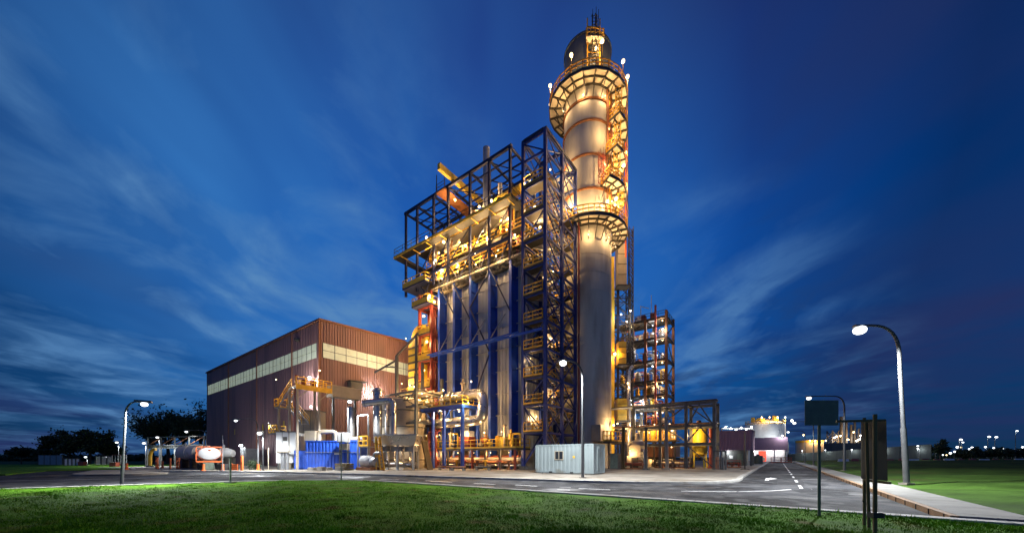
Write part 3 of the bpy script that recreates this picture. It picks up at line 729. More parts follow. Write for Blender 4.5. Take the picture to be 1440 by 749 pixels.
for k in range(14): m.bar(W(-.4,4.4-k*.66,9.25), W(-.4,4.1-k*.66,9.75), .06)
m.bar(W(-.4,4.5,9.25), W(-.4,-4.6,9.25), .12).bar(W(-.4,4.5,9.8), W(-.4,-4.6,9.8), .12); m.build('cable_tray', M['darksteel'], o)
bulb(o, W(1,-2.5,11.3), 350, True, .1); bulb(o, W(.5,-1.5,5.4), 350, True, .1)

# ------------------------------------------------------------------ boiler (heat recovery unit)
H = Frame(3.9, 42.0); W = H.W
boil = thing('boiler', 'tall blue finned boiler house with lit pipework crowded inside its open steel top', 'boiler', tuple(W(1.45,12,.11)))
CT = 26.1; V0, V1 = 3.45, 19.3; UC = 1.45
FINS = [18.3,15.18,12.0,8.57,5.14]
# casing between the fins, ribbed sheets, one bay each
edges = [V1]+FINS+[V0]
for a, b in zip(edges[:-1], edges[1:]):
    MB().corr(W(UC,a), W(UC,b), 2.9, CT, pitch=.55, depth=.09, out=-UR).build('casing_panel', M['casing'], boil)
MB().corr(W(UC,V0), W(20,V0), 2.9, CT, pitch=.7, depth=.09, out=-UL).build('casing_side', M['casing'], boil)
MB().fbox(H, UC+.1, 20, V0+.05, V1, 2.7, CT-.05).build('shell', M['casing'], boil); MB().fbox(H, 3.2, 19.8, V0+.2, V1+2, .11, 2.69).build('plinth', M['concrete'], boil)
for v in FINS:
    m = MB().fbox(H, .06, UC+.05, v-.05, v+.05, 1.2, CT-.2).fbox(H, 0, .055, v-.2, v+.2, .11, CT+.3).fbox(H, UC-.12, UC-.04, v-.28, v+.28, 2.9, CT-.2)
    for k in range(8): m.fbox(H, .056, UC-.13, v-.17, v+.17, 4+k*2.9, 4.06+k*2.9)
    m.build('fin_column', M['blue'], boil)
# horizontal girts on the casing and the blue waling beam with braces
for k in range(8): MB().fbox(H, UC-.2, UC-.1, V0+.3, V1-.3, 4.2+k*2.9, 4.32+k*2.9).build('casing_girt', M['casing'], boil)
zb = ZY(496, 52)
m = MB().bar(W(-.12,21.8,zb), W(-.12,.3,zb), .2, .3).bar(W(-.9,19.5,zb), W(-.9,3.2,zb), .15)
for v in FINS: m.bar(W(-.15,v,zb), W(-.9,v-1.6,zb), .12).bar(W(-.15,v,zb), W(-.9,v+1.6,zb), .12)
m.build('waling_beam', M['blue'], boil)
m = MB()
for v, s in ((18.3,-1),(15.18,-1),(12,-1),(8.57,-1)): m.bar(W(-.2,v-.2,zb+.2), W(-.2,v-2.8,zb+3), .1)
m.build('kicker_brace', M['galv'], boil)
m = MB()
for (va, za, vb, zb2) in ((12,8,8.57,15),(8.57,15.5,12,22),(12,22,8.57,26),(15.18,22,18.3,27),(15.18,26,12,20.5),(8.57,26.5,5.14,20)): m.bar(W(-.05,va,za), W(-.05,vb,zb2), .14)
m.build('cross_bracing', M['navy'], boil)
# insulated headers and a dark bar pattern just above the casing
rr = random.Random(11)
m = MB()
for k in range(34):
    v = V0+.4+k*(V1-V0-.5)/33
    m.tube(bend([W(.3+rr.random()*.8,v,CT+.1+rr.random()*.3), W(.3+rr.random()*.5,v+rr.uniform(-.4,.4),CT+.9), W(2.5,v+rr.uniform(-.5,.5),CT+1.1+rr.random()*.6)], .3, 3), .14+.2*rr.random(), 7)
for k in range(4): m.tube([W(.1+k*.7,V0,CT+.5+.3*(k%2)), W(.1+k*.7,V1+.6,CT+.5+.3*(k%2))], .22, 9)
m.build('insulated_headers', M['cream'], boil)
m = MB()
for k in range(24):
    v = V0+.3+k*(V1-V0)/24; m.bar(W(-.08,v,CT+.2), W(-.08,v+(.7 if k%2 else -.3),CT+1.75), .07)
m.bar(W(-.09,V0,CT+.95), W(-.09,V1,CT+.95), .1).bar(W(-.09,V0,CT+.3), W(-.09,V1,CT+.3), .09)
m.build('grating_pattern', M['darksteel'], boil)  # bars added to imitate dark grating seen against the light
# platforms inside the top
for z, u0 in ((27.9,-.2),(30.6,.4),(33.6,.2)):
    d = MB().fbox(H, u0+.4, 7, V0+.2, 22.5 if z < 33 else 24, z-.1, z).build('grating_floor', M['darksteel'], boil)
    r = MB(); rail(r, [W(u0+.4,22,z),W(u0+.4,V0+.4,z),W(6,V0+.4,z)], 1.1, 1.3, .08); r.build('railing', M['yellow'], d)
# steam drums with their saddles
for v, z, r0 in ((8.0,35.2,1.05),(12.4,35.4,.95),(17.0,35.0,1.0)):
    d = MB().lathe(W(4.6,v,z), [(.001,-3.9),(r0*.6,-3.7),(r0,-3.1),(r0,3.1),(r0*.6,3.7),(.001,3.9)], 20, axis=UR).build('steam_drum', M['rust' if v > 10 else 'gold'], boil)
    MB().fbox(H, 2.2, 2.5, v-.7, v+.7, 33.62, z-.6).fbox(H, 6.6, 6.9, v-.7, v+.7, 33.62, z-.6).build('saddle', M['blue'], d)
o = MB().tube(bend([W(1.5,4.4,35.9),W(1.5,9.2,35.9),W(4.8,9.2,35.9)], 1.2), .55, 14).build('steam_line', M['gold'], boil)
for k in range(84):          # risers and crossovers between the floors
    v = rr.uniform(V0+.6, 22); u = rr.uniform(.6, 4.8); z0 = rr.choice((26.6,27.95,30.65)); r0 = rr.choice((.06,.08,.1,.12,.16,.22))
    mm = rr.choice(('silver','cream','rust','gold','red','darksteel','darksteel','gold'))
    t = rr.random()
    if t < .45: pts = [W(u,v,z0), W(u,v,z0+rr.uniform(2.5,6.2))]
    elif t < .75: pts = bend([W(u,v,z0), W(u,v,z0+rr.uniform(1,2.4)), W(u,max(V0+.5,v-rr.uniform(1,3.5)),z0+rr.uniform(1,2.4)), W(u+.4,max(V0+.5,v-3.6),z0+rr.uniform(2.6,4))], .4, 4)
    else: pts = bend([W(u,v,z0+1.6), W(u,min(23,v+rr.uniform(1.5,4)),z0+1.6+rr.uniform(-.4,.4)), W(u+1.5,min(23,v+4),z0+2.2)], .4, 4)
    MB().tube(pts, r0, 8).build('process_pipe', M[mm], boil)
m = MB()
for k in range(26):
    c = W(rr.uniform(.7,3), rr.uniform(V0+.6,21.5), rr.choice((28.3,31.0,34.0))); m.lathe(c, [(.001,-.35),(.28,-.3),(.12,-.05),(.12,.1),(.3,.3),(.3,.36),(.001,.36)], 8).bar(c, c+Vector((0,0,.9)), .07)
m.build('valves', M['orange'], boil)
for k in range(9):
    v = 5+k*1.9; u = rr.uniform(1.5,4); z = rr.choice((27.95,30.65)); MB().fbox(H, u, u+rr.uniform(.5,1.2), v, v+rr.uniform(.5,1), z, z+rr.uniform(.9,2.0)).build('equipment_box', M['cream'], boil)
# open steel frame
ZW, ZR, ZL = 33.5, 40.4, 29.15
VC = [26.0,23.2,19.4,16.3,12.0,8.57,5.14]
UB = 5.6
for v in VC:
    zlo = 27.2 if v > 19 else CT+.32
    MB().bar(W(0,v,zlo), W(0,v,ZR), .3, .3, up=UR).build('column', M['navy'], boil)
    MB().bar(W(UB,v,zlo if v > 20 else 33.6), W(UB,v,ZR), .28, .28, up=UR).build('column', M['navy'], boil)
for u, nm in ((0,'front'),(UB,'back')):
    MB().bar(W(u,26.3,ZR+.16), W(u,4.9,ZR+.16), .3, .4).build('roof_beam', M['navy'], boil)
for k in (1,2,3): MB().bar(W(UB*k/4,26,ZR+.05), W(UB*k/4,5.14,ZR+.05), .13, .2).build('roof_purlin', M['navy'], boil)
for v in VC: MB().bar(W(.16,v,ZR+.1), W(UB-.16,v,ZR+.1), .22, .3).build('cross_beam', M['navy'], boil)
m = MB()
for a, b in zip(VC[:-1], VC[1:]): m.bar(W(.2,a,ZR-.1), W(UB-.2,b,ZR-.1), .1)
m.build('roof_bracing', M['navy'], boil)
MB().bar(W(UB,26,36.9), W(UB,5.14,36.9), .16, .25).build('back_girt', M['navy'], boil)
MB().bar(W(-.02,23.2,ZL), W(-.02,5.0,ZL), .26, .36).build('lower_beam', M['navy'], boil)
MB().bar(W(0,5.0,ZL), W(UB,5.0,ZL), .26, .34).bar(W(0,23.2,ZL), W(UB,23.2,ZL), .26, .34).build('lower_beam', M['navy'], boil)
m = MB()
for a, b in zip(VC[1:-1], VC[2:]):
    m.bar(W(-.03,a,ZL), W(-.03,(a+b)/2,CT+.4), .14).bar(W(-.03,b,ZL), W(-.03,(a+b)/2,CT+.4), .14)
    m.bar(W(.02,a,ZL+.2), W(.02,b,ZW-.3), .12)
m.build('cross_bracing', M['navy'], boil)
# projecting walkway round the frame
d = MB().fbox(H, -1.35, -.17, 4.0, 27.3, ZW-.42, ZW).fbox(H, -.169, UB, 26.2, 27.3, ZW-.42, ZW).fbox(H, -.169, UB, 3.9, 4.9, ZW-.42, ZW).build('walkway', M['black'], boil)
m = MB()
for k in range(8): m.bar(W(-1.3,4.6+k*3,ZW-.45), W(.1,4.6+k*3,ZW-.45), .1)
m.bar(W(-1.38,27.3,ZW-.2), W(-1.38,4,ZW-.2), .06, .36).build('edge_beam', M['gold'], d)
r = MB(); rail(r, [W(UB,27.25,ZW),W(-1.32,27.25,ZW),W(-1.32,4.0,ZW),W(3,4.0,ZW)], 1.1, 2.2, .05, False); r.build('railing', M['darksteel'], d)
# monorail beam and grating platform sticking out over the roof
zz = 41.35
MB().bar(W(-2.6,15.4,zz), W(7.4,15.4,zz), .5, .85).build('monorail_beam', M['gold'], boil)
d = MB().fbox(H, -.6, 6, 16.4, 18.3, zz-1.3, zz-1.2).build('hoist_platform', M['rust'], boil)
r = MB(); rail(r, [W(6,18.25,zz-1.2),W(-.55,18.25,zz-1.2),W(-.55,16.45,zz-1.2)], 1.1, 1.6, .05, False)
for v in (16.5,18.2): r.bar(W(-.5,v,zz-1.2), W(-.5,v,zz+1.4), .09)
r.build('railing', M['darksteel'], d)
flight(W(.9,20.4,31.5), W(4.6,20.4,38.2), UL*1.0, boil, M['gold']); flight(W(.9,15.6,29.2), W(4.4,14.6,33.6), UL*1.0, boil, M['gold']); flight(W(.5,19.2,27.9), W(1.2,16.6,30.7), UR*1.0, boil, M['gold'])
MB().tube([W(2,10.8,33), W(2,10.8,44.6)], .47, 16).build('vent_pipe', M['galv'], boil)
MB().tube([W(1.6,8.1,33.6), W(1.2,7.7,37.8)], .3, 10).build('vent_pipe', M['soffit'], boil)
MB().tube([W(1,6.1,27), W(1,6.1,36)], .12, 8).build('riser_pipe', M['red'], boil); MB().tube([W(1.2,5.7,27), W(1.2,5.7,34.2)], .12, 8).build('riser_pipe', M['red'], boil)
# left balconies, brightly lit
for z, va, vb, ub in ((28.0,20.2,25.6,3.2),(24.6,19.6,23.3,3)):
    d = MB().fbox(H, -1.0, ub, va, vb, z-.18, z).build('balcony', M['navy'], boil)
    r = MB(); rail(r, [W(ub,vb-.05,z),W(-.95,vb-.05,z),W(-.95,va+.05,z),W(ub,va+.05,z)], 1.2, 1.1, .09)
    r.fbox(H, -.98, -.95, va+.1, vb-.1, z, z+.75).fbox(H, -.9, ub, vb-.03, vb, z, z+.75); r.build('railing', M['gold'], d)
# lamps in the top
px = lambda x, y, u: (lambda k: (lambda v: W(u, v, ZY(y, W(u,v).y)))((H.o.x+UR.x*u-k*(H.o.y+UR.y*u))/(-UL.x+k*UL.y)))((x-720)/FPX)
for (x, y, u, e) in ((600,334,.2,500),(624,340,-1.2,700),(612,366,.2,600),(644,373,.4,450),(671,340,.5,450),(686,333,1,600),(691,282,.8,500),(724,267,1.6,600),(640,281,1.2,420),(674,290,1.5,350),(639,318,1.2,350),(604,416,-.6,900),(622,380,.4,500),(611,424,-.6,350),(655,345,1.2,450),(706,310,1.4,450),(633,352,2.2,350),(668,313,2.4,400),(700,350,2.2,450),(712,322,2.8,400)):
    bulb(boil, px(x,y,u), e*1.3, True, .17 if e < 500 else .2, drop=(-.15,-.25,-.45))
for k in range(12): bulb(boil, W(.25+.5*(k%3),4.6+k*1.45,(29.4,32.3,35.2)[k%3]), 260, True, .12, drop=(-.15,-.25,-.3))
for v in (6.8,10.3,13.6,16.8): bulb(boil, W(-.75,v,CT+1.0), 420, True, .07, drop=(-.15,-.2,-.25))
bulb(boil, W(-.3,18.4,CT+2.6), 200, True, .07); bulb(boil, W(-.3,10.8,CT+2.8), 200, True, .07)

# ------------------------------------------------------------------ stair towers
def tower(name, label, cat, us, vs, zt, zs, cm, group=None, lift=0, braces=True):
    t = thing(name, label, cat, tuple(W(us[0],vs[0],.11)), group)
    for i, u in enumerate(us):
        for j, v in enumerate(vs):
            MB().bar(W(u,v,.11), W(u,v,zt), .36, .36, up=UR).build('column', M[cm], t)
            MB().bar(W(u,v,.11), W(u,v,.55), .75, .75, up=UR).build('footing', M['concrete'], t)
    for z in zs:
        m = MB()
        for u in us: m.bar(W(u,vs[0]+.19,z), W(u,vs[-1]-.19,z), .18, .26)
        for v in vs: m.bar(W(us[0]+.19,v,z), W(us[-1]-.19,v,z), .17, .25)
        m.build('ring_beam', M[cm], t)
    if braces:
        zz = [.6]+list(zs); f = MB(); s = MB(); bk = MB()
        for k, (a, b) in enumerate(zip(zz[:-1], zz[1:])):
            f.bar(W(us[0]+.05,vs[0],a if k%2 else b), W(us[0]+.05,vs[-1],b if k%2 else a), .13)
            bk.bar(W(us[-1],vs[0],b if k%2 else a), W(us[-1],vs[-1],a if k%2 else b), .12)
            for i, (p, q) in enumerate(zip(us[:-1], us[1:])):
                s.bar(W(p,vs[0]+.03,a), W(q,vs[0]+.03,b), .12).bar(W(p,vs[0]-.05,b), W(q,vs[0]-.05,a), .12)
                bk.bar(W(p,vs[-1],b if (k+i)%2 else a), W(q,vs[-1],a if (k+i)%2 else b), .12)
        f.build('front_bracing', M[cm], t); s.build('side_bracing', M[cm], t); bk.build('rear_bracing', M[cm], t)
    return t
US, VS, ZT = (0,3.97,7.7), (0,3.13), 39.9
zs = [4.5+3.3*k for k in range(11)]+[ZT-.15]
tw = tower('stair_tower', 'dark blue braced stair tower with yellow landings standing against the chimney', 'stair tower', US, VS, ZT, zs, 'towerblue')
m = MB().bar(W(-.1,-.05,ZT+.12), W(7.8,-.05,ZT+.12), .3, .34).bar(W(-.1,3.18,ZT+.12), W(7.8,3.18,ZT+.12), .3, .34); m.build('roof_beam', M['navy'], tw)
m = MB().bar(W(-.05,.12,ZT+.12), W(-.05,3.0,ZT+.12), .28, .3).bar(W(3.97,.12,ZT+.1), W(3.97,3.0,ZT+.1), .22, .3).bar(W(7.75,.12,ZT+.12), W(7.75,3.0,ZT+.12), .28, .3); m.build('roof_beam', M['navy'], tw)
for k in range(10):
    z = 4.7+3.3*k
    d = MB().fbox(H, -.25, 1.5, .25, 2.95, z-.12, z).build('landing', M['darksteel'], tw)
    r = MB(); rail(r, [W(1.5,.27,z),W(-.2,.27,z),W(-.2,2.93,z)], 1.1, 1.2, .09); r.build('railing', M['yellow'], d)
    if k < 9:
        z2 = z+1.65
        d = MB().fbox(H, 6.1, 7.5, .25, 2.95, z2-.12, z2).build('landing', M['darksteel'], tw)
        r = MB(); rail(r, [W(6.1,.27,z2),W(7.48,.27,z2),W(7.48,2.93,z2)], 1.1, 1.2, .09); r.build('railing', M['yellow'], d)
        flight(W(1.5,1.9,z), W(6.1,1.9,z2), UL*.95, tw, n=9); flight(W(6.1,.35,z2), W(1.5,.35,z+3.3), UL*.95, tw, n=9)
flight(W(5.9,.35,.3), W(1.5,.35,4.7), UL*.95, tw, n=14)
MB().tube([W(7.75,-.5,.2), W(7.75,-.5,33)], .13, 8).build('riser_pipe', M['red'], tw)
MB().tube(bend([W(6,1,35),W(6,1,36.6),W(2.2,1,36.6)], .6), .25, 10).build('vent_pipe', M['galv'], tw)
for (u, v, z, e) in ((1.8,2.6,32.9,500),(3.0,2.6,31.0,400),(5.0,.5,33.5,520),(.6,2.7,35.6,250),(2.2,2.7,29.6,300),(5.2,2.2,29.2,350),(6.6,2.8,27,300)):
    bulb(tw, W(u,v,z), e, True, .17, drop=(0,-.3,-.4))
for (u, v, z, e) in ((6.9,2.8,18.0,160),(6.9,2.8,10.5,160),(2.6,2.9,6.8,200),(6.9,2.8,24,180),(.9,2.7,13.8,90)):
    bulb(tw, W(u,v,z), e, True, .06, drop=(0,-.2,-.25))
for (u, v, z, e) in ((7.6,3.0,40.6,800),(6.2,3.0,40.6,500),(7.7,1.4,36.2,550),(7.7,2.8,33.6,500)):  # added lamps aimed at the chimney to light its upper shaft
    bulb(tw, W(u,v,z), e, True, .12, drop=(.1,.2,.25))
lt = tower('stair_tower', 'red columned stair tower with glowing yellow landings left of the blue fins', 'stair tower', (0,3.2), (19.9,22.6), 26.6, [3.4,8.0,12.0,16.2,20.2,24.3], 'red', braces=False)
for k, z in enumerate((8.2,12.2,16.4,20.4)):
    d = MB().fbox(H, -.4, 3.0, 19.9, 22.7, z-.12, z).build('landing', M['darksteel'], lt)
    r = MB(); rail(r, [W(3,22.6,z),W(-.38,22.6,z),W(-.38,19.95,z)], 1.15, 1.0, .1); r.fbox(H, -.37, -.34, 20.05, 22.5, z+.1, z+.8); r.build('railing', M['gold'], d)
    flight(W(.4,20.2,z), W(2.6,22.4,z+4.0), UL*.8, lt, M['gold'], 12)
    bulb(lt, W(-.25,21.3 if k % 2 else 20.6,z+2.6), 420, True, .17, drop=(-.2,-.35,-.3)); 
for v in (20.3,20.8,22.0): MB().tube([W(1.2,v,.3), W(1.2,v,26)], .14, 8).build('riser_pipe', M['red'], lt)

# ------------------------------------------------------------------ chimney
SC = W(12, .22); SR = 3.33; cx, cy = SC.x, SC.y
ch = thing('chimney', 'giant round steel chimney ringed by lit yellow platforms, tallest thing in view', 'chimney', (cx,cy,.11))
def cyl(z0, z1, r=SR, n=48): return MB().lathe((cx,cy,0), [(r,z0),(r,z1)], n)
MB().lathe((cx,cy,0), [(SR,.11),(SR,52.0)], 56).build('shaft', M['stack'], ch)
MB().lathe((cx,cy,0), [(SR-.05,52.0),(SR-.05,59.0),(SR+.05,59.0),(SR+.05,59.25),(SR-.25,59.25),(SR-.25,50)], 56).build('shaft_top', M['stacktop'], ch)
for z in (50.0,47.1,42.5,37.9):
    MB().lathe((cx,cy,0), [(SR+.004,z-.14),(SR+.2,z-.14),(SR+.2,z+.1),(SR+.004,z+.1)], 56).build('stiffening_ring', M['rust'], ch)
m = MB()
for k in range(13): m.lathe((cx,cy,0), [(SR+.003,2.2+k*2.45),(SR+.022,2.21+k*2.45),(SR+.022,2.27+k*2.45),(SR+.003,2.28+k*2.45)], 56)
m.build('plate_seam', M['stack'], ch)
def SP(th, r, z):
    a = R_(th); return Vector((cx+math.sin(a)*r, cy-math.cos(a)*r, z))
def platform(z, t0, t1, ri, ro, lamps=(), under=(), n=None, full=False, railw=.1):
    n = n or max(4, int((t1-t0)/15))
    A0, A1 = R_(t0), R_(t1)
    d = MB().lathe((cx,cy,0), [(ri,z),(ri,z-.06),(ro,z-.06),(ro,z),(ri,z)], n, A0, A1, smooth=False).build('platform', M['soffit'], ch)
    rb = MB(); nn = n if full else n+1
    for k in range(nn):
        th = t0+(t1-t0)*k/n
        rb.bar(SP(th,ri+.02,z-.2), SP(th,ro-.02,z-.2), .12, .24)
    for k in range(n):
        for rr_, hh, ww in ((ro,.36,.1),((ri+ro)/2,.2,.1),(ri+.08,.3,.1)):
            rb.bar(SP(t0+(t1-t0)*k/n,rr_,z-.19), SP(t0+(t1-t0)*(k+1)/n,rr_,z-.19), ww, hh)
    rb.build('support_ribs', M['darksteel'], d)
    st_ = MB()
    for k in range(nn):
        th = t0+(t1-t0)*k/n; st_.bar(SP(th,ro-.7,z-.35), SP(th,SR+.05,z-2.2), .09)
    st_.build('strut', M['darksteel'], d)
    r = MB(); pts = [SP(t0+(t1-t0)*k/n, ro-.06, z) for k in range(n+1)]
    if not full: pts = [SP(t0,ri+.1,z)]+pts+[SP(t1,ri+.1,z)]
    rail(r, pts, 1.15, .8, railw); r.build('railing', M['yellow'], d)
    for (th, hh, e) in lamps:
        p = SP(th, ro+.02, z+hh); bulb(d, p, e, True, .24, drop=(-.3*math.sin(R_(th)),.3*math.cos(R_(th)),-.4), pole=SP(th,ro-.02,z))
    for (th, e) in under: bulb(d, SP(th, SR+.55, z-1.9), e, True, .07, drop=(.35*math.sin(R_(th)),-.35*math.cos(R_(th)),.05), name='wall_light')
    return d
platform(52.0, 0, 360, SR+.06, 5.5, [(-112,2.4,350),(-82,2.3,350),(-34,2.4,400),(8,3.2,420),(46,2.4,420),(72,2.6,700)], [(-70,240),(-20,260),(25,260),(75,300),(130,200)], 20, True)
platform(33.2, -70, 200, SR+.06, 5.5, [(98,2.4,700),(30,2.2,300)], [(-10,260),(35,320),(75,320),(130,240)], 18)
platform(47.4, 38, 140, SR+.06, 5.5, [(88,2.2,520)], [(60,260),(105,220)])
platform(43.0, 34, 132, SR+.06, 5.3, [(84,2.0,520)], [(55,260),(100,220)])
platform(38.4, 20, 128, SR+.06, 5.4, [(86,2.2,560),(50,2.4,380)], [(45,300),(95,260)])
for (th, z) in ((30,36.0),(62,36.6)): bulb(ch, SP(th,SR+.6,z), 420, True, .2, drop=(.2,-.4,-.2))
for (th, z) in ((-28,34.6),(2,34.6),(22,44.6),(15,39.8)): bulb(ch, SP(th,5.0,z), 520, True, .08, drop=(0,0,.3), name='wall_light')  # added lamps standing off the wall, to light the upper shaft evenly
# ladders, cages and riser pipes on the lit side
def ladder(th, z0, z1, r0, mm='rust', cage=True):
    m = MB(); t = Vector((math.cos(R_(th)), math.sin(R_(th)), 0))*.32
    p, q = SP(th,r0,z0), SP(th,r0,z1)
    m.bar(p-t, q-t, .08).bar(p+t, q+t, .08)
    for k in range(int((z1-z0)/.45)): c = p+Vector((0,0,.45*k)); m.bar(c-t, c+t, .05)
    if cage:
        for k in range(int((z1-z0)/1.1)):
            z = z0+1+k*1.1; o_ = [SP(th,r0,z)-t*1.2, SP(th,r0+.55,z)-t*1.2, SP(th,r0+.8,z), SP(th,r0+.55,z)+t*1.2, SP(th,r0,z)+t*1.2]
            for a, b in zip(o_[:-1], o_[1:]): m.bar(a, b, .05)
        for dd in (-1.2,0,1.2): m.bar(SP(th,r0+(.8 if dd == 0 else .55),z0+1)+t*dd, SP(th,r0+(.8 if dd == 0 else .55),z1)+t*dd, .05)
    return m.build('ladder', M[mm], ch)
ladder(14, 38.0, 42.2, SR+.7, 'red'); ladder(58, 33.2, 38.4, 4.4, 'yellow'); ladder(46, 38.4, 43.0, 4.3, 'yellow'); ladder(48, 43, 47.4, 4.3, 'yellow'); ladder(52, 47.4, 52.0, 4.3, 'yellow')
ladder(40, 42.6, 49.8, SR+.45, 'red', False)
ladder(2, 52.0, 60.6, SR+.55, 'darksteel')
m = MB()
for th in (-12,16): m.bar(SP(th,SR+.2,52), SP(th,SR+.2,60.6), .12)
for z in (54,56,58,59.4): m.bar(SP(-12,SR+.25,z), SP(16,SR+.25,z), .1)
m.fbox
m.build('top_gantry', M['yellow'], ch)
d = MB().lathe((cx,cy,0), [(SR+.02,57.2),(SR+1.0,57.2),(SR+1.0,57.3),(SR+.02,57.3)], 4, R_(-14), R_(18), smooth=False).build('test_platform', M['soffit'], ch)
r = MB(); rail(r, [SP(-14,SR+.1,57.3),SP(-14,SR+1,57.3),SP(18,SR+1,57.3),SP(18,SR+.1,57.3)], 1.1, .6, .09); r.build('railing', M['yellow'], d)
bulb(ch, SP(3,SR+.9,55.6), 300, True, .18, drop=(0,-.4,-.1))
MB().bar(SP(6,SR+.1,59.2), SP(6,SR+.1,61.3), .09).bar(SP(-4,SR+.1,60.9), SP(6,SR+.1,61), .05).build('lightning_rod', M['darksteel'], ch)
MB().tube([SP(92,5.6,30.5), SP(92,5.6,54.6)], .13, 8).build('riser_pipe', M['orange'], ch); MB().tube([SP(84,5.62,33), SP(84,5.62,54)], .07, 8).build('riser_pipe', M['yellow'], ch)
for th, r0 in ((36,.13),(44,.1),(50,.16)): MB().tube([SP(th,SR+.25,34), SP(th,SR+.25,51.5)], r0, 8).build('riser_pipe', M['rust' if th != 44 else 'yellow'], ch)
# little door platform at the foot of the chimney
d = MB().lathe((cx,cy,0), [(SR+.02,3.5),(5.4,3.5),(5.4,3.7),(SR+.02,3.7)], 8, R_(10), R_(110), smooth=False).build('platform', M['darksteel'], ch)
r = MB(); rail(r, [SP(t,5.35,3.7) for t in range(10,111,12)], 1.3, .6, .1); r.fbox; r.build('railing', M['yellow'], d)
for t in (20,60,100): MB().bar(SP(t,5.2,.11), SP(t,5.2,3.5), .2).build('post', M['darksteel'], ch)
bulb(ch, SP(48,SR+.7,6.0), 500, True, .13, drop=(.2,-.4,-.1))
MB().fbox(H, 8.6, 10.0, -3.2, -1.9, 3.75, 5.9).build('analyser_box', M['cream'], ch)

# ------------------------------------------------------------------ hoist mast behind the chimney
F = Frame(*G(868, 58).xy); W = F.W
ho = thing('hoist_tower', 'slim dark lattice hoist mast with cream cabins right behind the chimney', 'hoist', tuple(W(0,0,.11)))
zt = ZY(320,58)
def lattice(mb, x, y, w, d, z0, z1, step, t=.1, tb=.06):
    c = [Vector((x+a*w/2, y+b*d/2, 0)) for a, b in ((-1,-1),(1,-1),(1,1),(-1,1))]
    for q in c: mb.bar(q+Vector((0,0,z0)), q+Vector((0,0,z1)), t)
    n = int((z1-z0)/step)
    for k in range(n):
        a, b = z0+k*step, z0+(k+1)*step
        for i in range(4):
            p, q = c[i], c[(i+1)%4]
            mb.bar(p+Vector((0,0,a)), q+Vector((0,0,b if k % 2 else a)), tb); mb.bar(p+Vector((0,0,b)), q+Vector((0,0,a)), tb)
    return mb
p = G(887, 58); lattice(MB(), p.x, p.y, .62, .62, .11, zt, .75, .1, .06).build('mast', M['darksteel'], ho)
p2 = G(874.5, 58.6); lattice(MB(), p2.x, p2.y, 2.1, 2.2, .11, ZY(400,58), 1.7, .17, .1).build('lattice_frame', M['darksteel'], ho)
pc = G(860.5, 57); MB().box(pc.x-.32, pc.x+.32, pc.y-.3, pc.y+.3, .11, ZY(362,57)).build('cable_riser', M['gold'], ho)
pc = G(869.5, 57.2); MB().bar((pc.x,pc.y,.11), (pc.x,pc.y,ZY(350,57.2)), .26).build('column', M['navy'], ho)
for (y0, y1, xw, mm) in ((346,403,12.5,'cream'),(482,513,11,'gold'),(561,591,13,'gold')):
    pc = G(873.2, 56.6); hw = xw/2/FPX*56.6; z0, z1 = ZY(y1,56.6), ZY(y0,56.6)
    c = MB().box(pc.x-hw, pc.x+hw, pc.y-.7, pc.y+.7, z0, z1).build('landing_cabin', M[mm], ho)
    m = MB().box(pc.x-hw-.1, pc.x+hw+.5, pc.y-.85, pc.y+.8, z0-.25, z0-.01)
    for k in range(1, 4): m.bar((pc.x-hw-.01,pc.y-.72,z0+(z1-z0)*k/4), (pc.x+hw+.01,pc.y-.72,z0+(z1-z0)*k/4), .05)
    m.build('cabin_frame', M['darksteel'], c)
for k in range(8):
    z = ZY(420+k*24,58); pq = G(880,57.6)
    MB().bar((pq.x-2.3,pq.y,z), (p.x,p.y,z), .14).build('mast_tie', M['darksteel'], ho)
MB().tube([(pc.x+1.3,pc.y+.2,.2),(pc.x+1.3,pc.y+.2,ZY(520,56.6)),(pc.x+1.9,pc.y+.2,ZY(514,56.6))], .3, 10).build('riser_pipe', M['silver'], ho)
q = G(864.5,56.4); bulb(ho, q+Vector((0,0,ZY(497.5,56.4))), 600, True, .24, drop=(.2,-.6,-.2), col=AMBER)
for (x, y, e, wm) in ((871,445,250,False),(879,455,200,True),(884,440,180,False),(880,540,300,True),(866,596,300,True),(875,612,400,True)):
    q = G(x,57.0); bulb(ho, q+Vector((0,-.9,ZY(y,57.0))), e, wm, .12, drop=(0,-.4,-.3))

